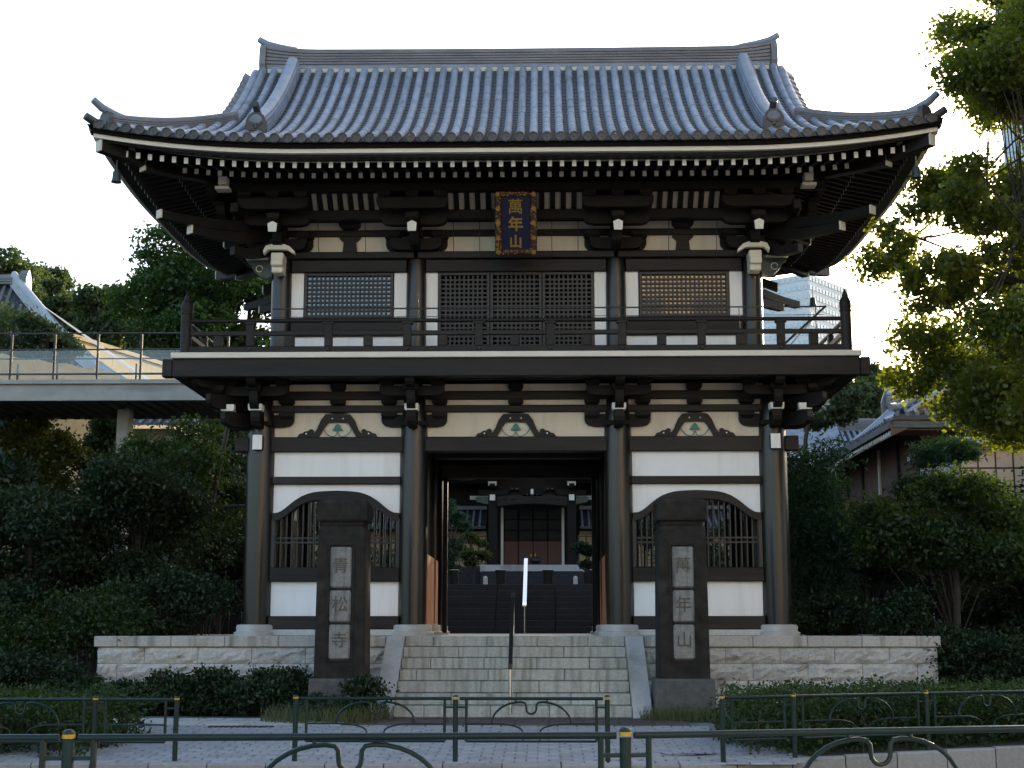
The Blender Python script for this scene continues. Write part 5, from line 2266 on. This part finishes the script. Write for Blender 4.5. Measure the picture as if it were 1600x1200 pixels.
m_.box(-.05, .05, HY - .5, HY - .45, 5.10, 5.30)
m_.build('painted_end', M['white'], mh)
# curved porch gable
m_ = MB()
xs = np.linspace(-3.6, 3.6, 41)
kz = lambda x: 5.55 + 1.0 * math.exp(-(x / 1.35) ** 2) + .03 * (abs(x) - 1.6) ** 2 * (1 if abs(x) > 1.6 else 0)
m_.prism([(x, kz(x) + .22) for x in xs] + [(x, kz(x)) for x in xs[::-1]], (0, HY - 1.6, 0), (1, 0, 0), (0, 0, 1), (0, .12, 0))
m_.build('barge_board', M['wood_h'], mh)
m_ = MB()
rings = [[(x, HY - 1.75, kz(x) + .23), (x, HY + 1.5, kz(x) + .23), (x, HY + 1.5, kz(x) + .40), (x, HY - 1.75, kz(x) + .40)] for x in xs]
m_.loft(rings)
m_.build('porch_roof', M['tile'], mh)
m_ = MB()
m_.box(-1.4, 1.4, HY + .1, HY + .2, 5.0, 6.4)
m_.build('porch_gable', M['wood'], mh)
# hall body
m_ = MB()
m_.box(-12, 12, 37.0, 44, 2.43, 7.0)
m_.build('wall', M['wood'], mh)
for i in range(4):
    x0 = -1.2 + i * .6
    m_ = MB()
    m_.box(x0 + .01, x0 + .59, 36.9, 36.98, 2.45, 3.62, .01)
    dl = m_.build('door_leaf', M['redbrown'], mh)
    for j in range(3):
        m_ = MB()
        m_.box(x0 + .03, x0 + .57, 36.9, 36.98, 3.64 + j * .44, 3.64 + j * .44 + .40, .01)
        m_.build('door_panel', M['wood_h'], mh)
    if i in (1, 2):
        m_ = MB()
        m_.box((x0 + .5) if i == 1 else (x0 + .06), (x0 + .54) if i == 1 else (x0 + .10), 36.86, 36.9, 2.98, 3.10)
        m_.build('handle', M['gold'], dl)
m_ = MB()
m_.lathe(.12, 33.6, [(.2, 2.44), (.24, 2.5), (.16, 2.56), (.26, 2.66), (.24, 2.76), (.05, 2.82), (0, 2.83)], 16)
o = m_.build('incense_burner', M['bronze_dark'], None)
tag(o, 'squat dark incense burner standing on the pale porch edge of the main hall', 'incense burner')
for sx in (-1, 1):
    # low tiled corridors either side with ochre walls
    x0, x1 = sorted((sx * 1.9, sx * 9))
    m_ = MB()
    m_.box(x0, x1, 36.5, 36.7, 2.43, 4.0)
    m_.build('side_wall', M['ochre'], mh)
    m_ = MB()
    rings = [[(x0, y, z), (x1, y, z), (x1, y, z + .12), (x0, y, z + .12)] for y, z in ((35.5, 4.02), (36.2, 4.32), (36.95, 4.78))]
    m_.loft(rings)
    sr = m_.build('side_roof', M['tilebed'], mh)
    m_ = MB()
    x = x0 + .1
    while x < x1:
        m_.tube([(x, 35.48, 4.15), (x, 36.2, 4.45), (x, 36.95, 4.91)], .05, 6)
        x += .27
    tag(m_.build('tile_rows', M['tile'], sr), kind='stuff')
    m_ = MB()
    m_.box(x0, x1, 36.7, 37.0, 4.9, 5.05)
    m_.build('side_ridge', M['ridge'], mh)
    m_ = MB()
    for k in range(3):
        xx = sx * (1.75 + k * .28)
        m_.box(xx - .025, xx + .025, 31.95, 32.0, 2.3, 3.55)
    for z in (2.5, 3.5):
        m_.box(*sorted((sx * 1.73, sx * 2.36)), 31.955, 31.995, z - .02, z + .02)
    m_.build('porch_railing', M['iron'], mh)
m_ = MB()
rings = [[(-13, y, z), (13, y, z), (13, y, z + .2), (-13, y, z + .2)] for y, z in ((34.9, 6.1), (37.5, 7.3), (41.0, 10.2))]
m_.loft(rings)
m_.build('roof', M['tile'], mh)
m_ = MB()
m_.box(-12, 12, 35.6, 37.2, 5.9, 6.08)
m_.build('eaves', M['wood'], mh)
m_ = MB()
for sx in (-1, 1):
    m_.box(*sorted((sx * 1.75, sx * 2.5)), 34.9, 35.0, 5.15, 5.30)
m_.build('white_beam', M['palewall'], mh)

# dark board fences in the garden
for sx, lab in ((-1, 'dark board fence behind the shrubs left of the gate'), (1, 'dark board fence behind the pines right of the gate')):
    gf = thing('garden_fence', lab, 'fence', (sx * 9, 7.5, -1))
    for k in range(44):
        x = sx * (4.9 + k * .26)
        m_ = MB()
        m_.box(x - .12, x + .12, 7.5, 7.53, -1.5, 1.15 + .01 * ((k * 7) % 3), .005)
        m_.build('board', M['wood'], gf)
    for z in (-.3, .7):
        m_ = MB()
        m_.box(*sorted((sx * 4.8, sx * 16.3)), 7.531, 7.58, z, z + .09)
        m_.build('fence_rail', M['wood'], gf)
    m_ = MB()
    m_.box(*sorted((sx * 4.8, sx * 16.3)), 7.42, 7.62, 1.18, 1.26, .01)
    m_.build('fence_cap', M['wood_h'], gf)

# ================================================================ PLANTS
RNG = np.random.default_rng(11)


def leaf_mesh(name, clumps, n, size, mat_, parent, flat=.35, thin=.5, sub=26, spread=.30, seed=0, origin=None, shell=.45):
    rg = np.random.default_rng(seed)
    cl = np.array(clumps, float)
    wgt = (cl[:, 3] * cl[:, 4] * cl[:, 5]) ** (.72)
    wgt /= wgt.sum()
    pts = []
    for c, wg in zip(cl, wgt):
        k = max(4, int(sub * (wg * len(cl)) ** .7))
        d = rg.normal(size=(k, 3))
        d /= np.linalg.norm(d, axis=1)[:, None]
        rad = 1 - shell * rg.random(k) ** 1.6
        cen = c[:3] + d * rad[:, None] * c[3:6]
        m_ = max(8, int(n * wg))
        idx = rg.integers(0, k, m_)
        sg = spread * (c[3] * c[4] * c[5]) ** (1 / 3)
        off = rg.normal(size=(m_, 3)) * sg * np.array([1, 1, .6])
        pts.append(cen[idx] + off)
    P = np.concatenate(pts)
    N = len(P)
    nrm = rg.normal(size=(N, 3)) + np.array([0, 0, flat * 2])
    nrm /= np.linalg.norm(nrm, axis=1)[:, None]
    t = np.cross(nrm, rg.normal(size=(N, 3)))
    t /= np.linalg.norm(t, axis=1)[:, None]
    bt = np.cross(nrm, t)
    s = size * rg.uniform(.6, 1.35, N)[:, None]
    o = np.array(origin if origin is not None else (WL[parent.name] if parent is not None else (0, 0, 0)))
    v = np.stack([P - t * s * .5, P + bt * s * thin * .5 + nrm * s * .06, P + t * s * .5, P - bt * s * thin * .5 + nrm * s * .06], 1) - o
    me = bpy.data.meshes.new(name)
    me.vertices.add(N * 4)
    me.vertices.foreach_set('co', v.ravel())
    me.loops.add(N * 4)
    me.loops.foreach_set('vertex_index', np.arange(N * 4))
    me.polygons.add(N)
    me.polygons.foreach_set('loop_start', np.arange(N) * 4)
    me.update()
    me.materials.append(mat_)
    ob = bpy.data.objects.new(name, me)
    link(ob, parent, None if parent is not None else origin)
    return ob


def tree(name, label, cat, base, clumps, n, size, leaf, tr=.12, group=None, seed=0, limbs=True, axis=None, lf=1.0, **kw):
    base = Vector(base)
    t_ = thing(name, label, cat, base, group)
    leaf_mesh('crown', clumps, n, size, L_[leaf], t_, seed=seed, **kw)
    rr = random.Random(seed)
    m_ = MB()
    cz = sum(c[2] for c in clumps) / len(clumps)
    cx = sum(c[0] for c in clumps) / len(clumps)
    cy = sum(c[1] for c in clumps) / len(clumps)
    top = Vector((cx, cy, cz)) if axis is None else Vector(axis)
    q = [base + (top - base) * k / 6 + Vector((rr.uniform(-.3, .3) * tr * 3, rr.uniform(-.3, .3) * tr * 3, 0)) * (1 if 0 < k else 0) for k in range(7)]
    m_.tube([base - Vector((0, 0, .3))] + q, [tr * 1.35] + [tr * (1.15 - .11 * k) for k in range(7)], 9)
    if limbs:
        for c in clumps:
            k = rr.randint(2, 5)
            p0 = q[k]
            p2 = Vector(c[:3])
            mid = (p0 + p2) / 2 + Vector((rr.uniform(-.2, .2), rr.uniform(-.2, .2), .12)) * (p2 - p0).length * .5
            m_.tube([p0, (p0 + mid) / 2 + Vector((0, 0, .02)), mid, p2], [tr * .55 * lf, tr * .42 * lf, tr * .3 * lf, tr * .1 * lf], 6)
            for e in range(3):
                d = Vector((rr.uniform(-1, 1) * c[3], rr.uniform(-1, 1) * c[4], rr.uniform(-.6, 1) * c[5])) * .8
                m_.tube([mid + (p2 - mid) * .3 * e, p2 + d * .5, p2 + d], [tr * .22 * lf, tr * .14 * lf, tr * .05 * lf], 5)
    m_.build('trunk', M['bark'], t_)
    return t_


def px_clumps(Y, box, k, seed, r=(.22, .36), depth=None, squash=.8, shape='round'):
    """clump list filling a box of the photo at depth Y"""
    rr = random.Random(seed)
    a, c = at(box[0], box[3], Y), at(box[2], box[1], Y)
    cx, cz, hx, hz = (a.x + c.x) / 2, (a.z + c.z) / 2, abs(c.x - a.x) / 2, abs(c.z - a.z) / 2
    dp = depth if depth else min(hx, hz) * .9
    out = []
    i = 0
    while len(out) < k and i < k * 40:
        i += 1
        u, v_, w_ = rr.uniform(-1, 1), rr.uniform(-1, 1), rr.uniform(-1, 1)
        if shape == 'round' and (u * u + v_ * v_) > 1: continue
        if shape == 'cone' and abs(u) > (1 - (v_ + 1) / 2) * .95 + .08: continue
        q = rr.uniform(*r)
        s_ = min(hx, hz)
        if shape == 'cone': q *= .6 + .5 * (1 - (v_ + 1) / 2)
        out.append((cx + u * (hx - q * s_ * .8), Y + w_ * dp, cz + v_ * (hz - q * s_ * squash * .8), q * s_ * 1.2, q * s_ * 1.2, q * s_ * squash))
    return out


def tree_px(name, label, cat, Y, box, k, n, size, leaf, zb, tr=.1, seed=0, group=None, r=(.24, .40), shape='round', depth=None, squash=.8, bx=None, **kw):
    cl = px_clumps(Y, box, k, seed, r, depth, squash, shape)
    cx = at((box[0] + box[2]) / 2, box[3], Y).x if bx is None else bx
    return tree(name, label, cat, (cx, Y, zb), cl, n, size, leaf, tr, group, seed, **kw)


# the big tree on the right, its trunk outside the frame
cl = px_clumps(-2.5, (1470, -60, 1760, 330), 24, 3, (.20, .34), 2.2) + px_clumps(-2.8, (1365, 265, 1700, 455), 16, 4, (.22, .36), 1.6) + px_clumps(-2.0, (1430, 420, 1760, 720), 22, 5, (.20, .33), 2.0)
cl += px_clumps(-1.6, (1505, -60, 1760, 480), 22, 6, (.14, .24), 1.8)
cl += [(*at(1400, 385, -2.6), .28, .3, .2), (*at(1418, 430, -2.6), .2, .25, .22), (*at(1500, 110, -2.6), .35, .3, .3), (*at(1440, 470, -2.4), .25, .25, .2), (*at(1385, 355, -2.6), .18, .2, .15)]
tree('broadleaf_tree', 'tall sunlit yellow green tree rising along the right edge of the picture', 'tree', (8.2, -2.0, -1.1), cl, 135000, .085, 'zelkova', .24, seed=8, sub=46, spread=.33, thin=.6, axis=(8.9, -2.0, 9.5), lf=.2)

# left: trees above and below the bridge
tree_px('camphor_tree', 'tall dense dark tree just left of the gate above the footbridge', 'tree', 20, (195, 335, 470, 600), 40, 60000, .16, 'camphor', .8, .28, 21, sub=36, spread=.24, lf=.5, r=(.2, .32))
HILL = [((-70, 385, 80, 560), 80, 'rounded hill tree at the upper left corner of the tree line'),
        ((50, 440, 150, 560), 78, 'low hill tree second from the left edge above the hall roof'),
        ((110, 450, 220, 560), 74, 'spreading hill tree with sky gaps left of the camphor'),
        ((160, 490, 330, 610), 70, 'dark hill tree behind the footbridge left of the gate'),
        ((-150, 446, 62, 600), 26, 'dark tree in front of the hall roof at the left edge'),
        ((20, 500, 118, 590), 25.7, 'small dark tree before the hall roof behind the footbridge railing'),
        ((20, 412, 120, 540), 90, 'grey green hill tree behind the ridge of the left hall'),
        ((195, 470, 300, 600), 84, 'hill tree directly left of the tall camphor')]
for i, (bx_, Y, lab) in enumerate(HILL):
    tree_px('hill_tree', lab, 'tree', Y, bx_, 20, 14000, .40 if Y > 40 else .15, 'hill', zt(at((bx_[0] + bx_[2]) / 2, bx_[3], Y).x, Y), .3, 30 + i, 'trees on the wooded hill', sub=24, spread=.34, lf=.5)
HILR = [((1190, 578, 1345, 674), 18, 'dark hill tree just right of the gate above the rear roof'),
        ((1270, 578, 1370, 720), 72, 'rounded hill tree between the gate and the side hall roof'),
        ((1330, 562, 1440, 700), 80, 'bushy hill tree above the glinting ridge of the side hall'),
        ((1440, 488, 1660, 700), 36, 'added sun blocking tree behind the side hall, hidden by the big right hand tree'),  # hidden tree added to keep the low sun out of the gate passage
        ((1480, 540, 1640, 700), 74, 'hill tree behind the big tree at the right edge')]
for i, (bx_, Y, lab) in enumerate(HILR):
    tree_px('hill_tree', lab, 'tree', Y, bx_, 16, 14000, .36 if Y > 40 else (.14 if Y < 30 else .24), 'hill', zt(at((bx_[0] + bx_[2]) / 2, bx_[3], Y).x, Y), .3 if Y > 30 else .1, 40 + i, 'trees on the wooded hill', sub=24, spread=.34, lf=.5, bx=at(1205, 700, Y).x if Y < 30 else None, limbs=Y > 30)
# far wood as one mass
rr = random.Random(77)
cl = []
for k in range(150):
    x = rr.uniform(-75, 90)
    y = rr.uniform(84, 118)
    z = zt(x, y)
    q = rr.uniform(2.2, 4.2)
    if abs(x) < 100: cl.append((x, y, z + q * .8, q * 1.2, q, q * .95))
o = leaf_mesh('hill_wood', cl, 60000, .62, L_['hill'], None, seed=5, sub=16, spread=.33, origin=(0, 90, 10))
tag(o, kind='stuff')

LEFT = [('camphor_tree', 'dense dark tree under the left end of the footbridge', 15, (-80, 612, 150, 900), 'dark', .13, 16, 11000),
        ('camphor_tree', 'dense dark tree between the footbridge pier and the gate', 15, (130, 612, 300, 900), 'dark', .13, 16, 11000),
        ('camphor_tree', 'dark tree under the footbridge close to the gate brackets', 15, (270, 620, 430, 900), 'dark', .13, 14, 10000),
        ('maple_tree', 'olive tinged bushy tree under the left end of the footbridge', 12, (10, 655, 140, 800), 'olive', .10, 8, 6000),
        ('garden_tree', 'light green small tree under the footbridge beside its pier', 14, (110, 640, 210, 770), 'maple', .11, 8, 5000),
        ('maple_tree', 'broad green maple left of the gate below the footbridge', 5.5, (170, 655, 400, 850), 'maple', .09, 14, 14000),
        ('garden_tree', 'bluish dark leafy tree at the left edge of the garden', 1.6, (-60, 745, 165, 985), 'dark', .085, 14, 13000),
        ('garden_tree', 'dark layered tree in the middle of the left garden', 2.6, (110, 700, 320, 970), 'dark', .085, 15, 14000),
        ('garden_tree', 'low dark tree beside the left outer column', 5.0, (270, 800, 410, 1000), 'dark', .08, 10, 7000),
        ('camphor_tree', 'dark tree filling the gap behind the left garden maple', 9.5, (230, 690, 420, 900), 'dark', .12, 12, 8000),
        ('camphor_tree', 'dense dark tree behind the left edge shrubs', 8.5, (-80, 690, 130, 960), 'dark', .12, 12, 8000)]
for i, (nm, lab, Y, bx_, lf, sz, k, n) in enumerate(LEFT):
    tree_px(nm, lab, 'tree', Y, bx_, int(k * 1.4), int(n * 2.0), sz * 1.1, lf, zt(at((bx_[0] + bx_[2]) / 2, 900, Y).x, Y), .07, 60 + i, 'small trees in the left garden', sub=34, spread=.34, lf=.3)
RIGHT = [('pine_tree', 'dark green pine close to the right outer column', 4.5, (1218, 690, 1318, 1000), 'pine', .12, 20, 18000, .22),
         ('pine_tree', 'layered pine in front of the side hall wall', 3.5, (1400, 680, 1560, 860), 'pine', .12, 12, 12000, .22),
         ('maple_tree', 'spreading green maple at the right before the annexe', 1.0, (1335, 740, 1640, 935), 'maple', .085, 16, 17000, .5),
         ('garden_tree', 'dark broadleaf tree between the two right hand pines', 6.0, (1275, 768, 1440, 940), 'dark', .09, 12, 10000, .5),
         ('garden_tree', 'dark leafy tree standing at the right edge below the maple', 3.0, (1500, 860, 1680, 1040), 'dark', .09, 10, 8000, .5),
         ('camphor_tree', 'dense dark tree filling the garden behind the right pines', 9.0, (1230, 760, 1430, 980), 'dark', .12, 12, 8000, .5),
         ('camphor_tree', 'dense dark tree behind the right hand maple', 8.0, (1400, 790, 1640, 1000), 'dark', .12, 12, 9000, .5)]
for i, (nm, lab, Y, bx_, lf, sz, k, n, th) in enumerate(RIGHT):
    tree_px(nm, lab, 'tree', Y, bx_, int(k * 1.3), int(n * 1.6), sz * 1.05, lf, zt(at((bx_[0] + bx_[2]) / 2, 900, Y).x, Y), .07, 80 + i, 'small trees in the right garden', sub=34, spread=.34, lf=.3, thin=th, r=(.5, .85) if i == 0 else (.24, .40), squash=.6 if lf == 'pine' else .8)
tree_px('garden_tree', 'dark tree added just beyond the right edge of the picture to shade the kerb', 'tree', 2.2, (1610, 690, 1900, 1030), 22, 20000, .11, 'dark', -1.1, .12, 92, 'small trees in the right garden', sub=34, spread=.34, lf=.3)  # unseen tree added to keep sunlight off the right hand kerb
for lab, Y, bx_, sz, k, n in (('dark garden tree just beyond the left edge of the picture', 3.0, (-360, 690, -70, 1010), .10, 20, 18000),
                              ('tall dark tree under the footbridge beyond the left edge', 12, (-430, 615, -60, 920), .14, 22, 18000),
                              ('dark tree behind the one beyond the right edge', 9, (1620, 640, 1900, 960), .14, 20, 16000)):
    tree_px('garden_tree', lab, 'tree', Y, bx_, k, n, sz, 'dark', -1.0, .1, int(Y * 31), 'small trees outside the picture', sub=34, spread=.34, lf=.3)
# trees in the inner court seen through the opening
tree_px('pine_tree', 'rounded clipped pine at the left inside the gate opening', 'tree', 20, (675, 748, 745, 900), 8, 7000, .10, 'pine', 1.165, .06, 95, thin=.3)
tree_px('garden_tree', 'yellow green shrub before the ochre wall of the main hall', 'shrub', 27, (712, 828, 765, 905), 6, 3500, .11, 'olive', 1.165, .05, 96)
tree_px('garden_tree', 'small round shrub on the right inside the gate opening', 'shrub', 27, (895, 840, 950, 900), 6, 3500, .11, 'dark', 1.165, .05, 97)


tree_px('garden_tree', 'dark tree in the inner court behind the left barred window', 'tree', 17, (400, 760, 660, 960), 12, 9000, .13, 'dark', 0.3, .07, 98, sub=26)
tree_px('garden_tree', 'dark tree in the inner court behind the right barred window', 'tree', 17, (960, 770, 1150, 960), 12, 8000, .13, 'dark', 0.3, .07, 99, sub=26)


# shrubs: a low plant of many stems
def shrub(label, Y, box, k, n, size, leaf, seed, group, cat='shrub', name='shrub', shape='round'):
    cl = px_clumps(Y, box, k, seed, (.35, .6), None, .9, shape)
    zb = zt(cl[0][0], Y) if Y > -2.6 else zg(Y)
    cx = sum(c[0] for c in cl) / len(cl)
    t_ = thing(name, label, cat, (cx, Y, zb), group)
    leaf_mesh('foliage', cl, int(n * 1.3), size, L_[leaf], t_, seed=seed, sub=22, spread=.34)
    m_ = MB()
    rr = random.Random(seed)
    for c in cl:
        for e in range(3):
            p = Vector(c[:3]) + Vector((rr.uniform(-1, 1) * c[3], rr.uniform(-1, 1) * c[4], rr.uniform(-.3, .7) * c[5])) * .7
            m_.tube([(cx + (c[0] - cx) * .6, Y, zb - .1), ((cx + p.x) / 2 + (c[0] - cx) * .3, (Y + p.y) / 2, (zb + p.z) / 2), p], [.014, .010, .004], 5)
    tag(m_.build('stems', M['bark'], t_), kind='stuff')
    return t_


SH = [(-2.0, (60, 1035, 200, 1130), 'dark shrub at the left end of the podium wall'),
      (-1.9, (170, 1048, 300, 1125), 'shrub low against the left part of the podium wall'),
      (-1.9, (250, 1040, 390, 1130), 'shrub in the middle of the left podium wall'),
      (-2.2, (360, 1043, 500, 1136), 'dark shrub between the middle shrub and the left pillar'),
      (-2.75, (430, 1050, 606, 1136), 'low dark shrub round the foot of the left pillar'),
      (-1.5, (-60, 1020, 110, 1120), 'dark shrub at the left edge of the picture'),
      (-1.2, (-300, 980, -40, 1110), 'wide dark shrub beyond the left edge of the picture')]
for i, (Y, bx_, lab) in enumerate(SH):
    shrub(lab, Y, bx_, 13, 9000, .06, 'dark', 110 + i, 'shrubs along the left podium wall')
SH2 = [(.3, (60, 900, 250, 1040), 'leafy garden shrub left of the podium', 'maple'), (1.0, (200, 890, 385, 1010), 'dark shrub behind the left end of the podium', 'dark'),
       (.2, (-60, 940, 100, 1080), 'yellowish green shrub at the far left below the dark tree', 'maple'),
       (.4, (1320, 920, 1480, 1010), 'glossy shrub above the right end of the podium', 'dark'), (1.2, (1240, 930, 1350, 1010), 'small dark shrub beside the right column base', 'dark'),
       (-.6, (1455, 965, 1580, 1100), 'dense shrub at the right end of the podium', 'dark'), (-.8, (1540, 975, 1680, 1110), 'dense shrub at the right edge of the picture', 'dark')]
for i, (Y, bx_, lab, lf) in enumerate(SH2):
    shrub(lab, Y, bx_, 10, 8000, .07, lf, 130 + i, 'shrubs in the garden beside the podium')


# clipped hedges
def hedge(label, x0, x1, y0, y1, z0, z1, n, seed, leaf='hedge', fy=None, skew=0.0):
    t_ = thing('clipped_hedge', label, 'hedge', ((x0 + x1) / 2, (y0 + y1) / 2, z0))
    rg = np.random.default_rng(seed)
    cl = []
    rr = random.Random(seed)
    nx = max(3, int((x1 - x0) / .28))
    for i in range(nx):
        for j in range(max(2, int((y1 - y0) / .35))):
            for k in range(3):
                x = x0 + (i + rr.uniform(.2, .8)) * (x1 - x0) / nx
                y = y0 + (j + rr.uniform(.2, .8)) * (y1 - y0) / max(2, int((y1 - y0) / .35)) + skew * (x - x0)
                z = z0 + (k + .55) * (z1 - z0) / 3 + rr.uniform(-.05, .03)
                cl.append((x, y, z, .20, .20, (z1 - z0) * .19))
    leaf_mesh('foliage', cl, n, .055, L_[leaf], t_, seed=seed, sub=14, spread=.36)
    m_ = MB()
    for i in range(nx * 3):
        x = rr.uniform(x0, x1)
        y = rr.uniform(y0, y1) + skew * (x - x0)
        m_.tube([(x, y, z0 - .1), (x + rr.uniform(-.08, .08), y, (z0 + z1) / 2), (x + rr.uniform(-.15, .15), y + rr.uniform(-.1, .1), z1 - .08)], [.012, .009, .004], 5)
    tag(m_.build('stems', M['bark'], t_), kind='stuff')
    return t_


hedge('clipped hedge behind the left guard rail at the corner of the pavement', -7.5, -4.35, -7.0, -4.6, zg(-6), -.60, 30000, 201)
hedge('long clipped hedge behind the right guard rail', 2.55, 8.6, -6.85, -4.6, zg(-6.6), -.56, 56000, 202, skew=.43)


# grass tufts
def grass(label, x, y, r, n, h, seed):
    z = zg(y) if y < -2.65 else zt(x, y)
    t_ = None
    rr = random.Random(seed)
    m_ = MB()
    for k in range(n):
        a, q = rr.uniform(0, 6.28), r * math.sqrt(rr.random())
        bx_, by_ = x + q * math.cos(a), y + q * math.sin(a) * .5
        hh = h * rr.uniform(.5, 1.2)
        lx, ly = rr.uniform(-.4, .4) * hh, rr.uniform(-.3, .3) * hh
        wv = rr.uniform(.003, .006)
        m_.add([(bx_ - wv, by_, z - .01), (bx_ + wv, by_, z - .01), (bx_ + lx * .5 + wv * .7, by_ + ly * .5, z + hh * .6), (bx_ + lx * .5 - wv * .7, by_ + ly * .5, z + hh * .6), (bx_ + lx * 1.2, by_ + ly, z + hh)], [(0, 1, 2, 3), (3, 2, 4)])
    o_ = m_.build('grass', L_['grass'])
    tag(o_, kind='stuff')
    return o_


grass('grass', -2.5, -3.2, .8, 900, .22, 1)
grass('grass', 2.25, -2.95, .55, 500, .20, 2)
grass('grass', 2.9, -3.0, .5, 300, .16, 3)
grass('grass', -1.85, -2.85, .25, 200, .22, 4)

# manhole cover and drain in the pavement, a leaning stake in the left garden
mp_ = at(1080, 1174, -6.9)
mz = zg(mp_.y) + .017
mc = thing('manhole_cover', 'round grey manhole cover flush with the pavers near the right hedge', 'manhole cover', (mp_.x, -6.6, mz))
m_ = MB()
m_.lathe(mp_.x, -6.6, [(.30, mz + .006), (.30, mz + .012), (.27, mz + .012), (.265, mz + .006), (.10, mz + .006), (.095, mz + .010), (0, mz + .010)], 28)
m_.build('lid', M['plinth'], mc)
m_ = MB()
m_.lathe(mp_.x, -6.6, [(.345, mz - .002), (.345, mz + .009), (.31, mz + .009), (.31, mz - .002)], 28)
m_.build('rim', M['kerb'], mc)
dg_ = thing('drain_grate', 'narrow dark drain grate in the pale slabs before the left shrubs', 'drain', (-3.4, -3.95, zg(-3.95)))
for k in range(12):
    m_ = MB()
    m_.box(-3.8 + k * .07, -3.8 + k * .07 + .04, -4.02, -3.86, zg(-3.95) + .012, zg(-3.95) + .026)
    m_.build('grate_bar', M['iron'], dg_)
sp_ = thing('tree_stake', 'slim leaning pole propping the maple left of the gate', 'pole', (*at(322, 830, 4.6)[:2], -1))
m_ = MB()
m_.tube([at(318, 850, 4.6), at(340, 740, 4.75), at(362, 640, 4.9)], [.055, .05, .045], 8)
m_.build('pole', M['bark'], sp_)
m_ = MB()
m_.tube([at(325, 792, 4.65), at(392, 790, 4.65)], .03, 6)
m_.build('cross_bar', M['bark'], sp_)
# fallen leaves on the pavement
rr = random.Random(9)
m_ = MB()
for k in range(130):
    x, y = rr.uniform(-4.2, 2.6), -2.9 - 4.4 * rr.random() ** 1.6
    z = zg(y) + .024
    q, t_ = rr.uniform(.015, .035), rr.uniform(0, 6.28)
    c, e = math.cos(t_) * q, math.sin(t_) * q
    m_.add([(x - c, y - e, z), (x + e * .5, y - c * .5, z + .006), (x + c, y + e, z + .002), (x - e * .5, y + c * .5, z + .007)], [(0, 1, 2, 3)])
tag(m_.build('fallen_leaves', L_['olive']), kind='stuff')
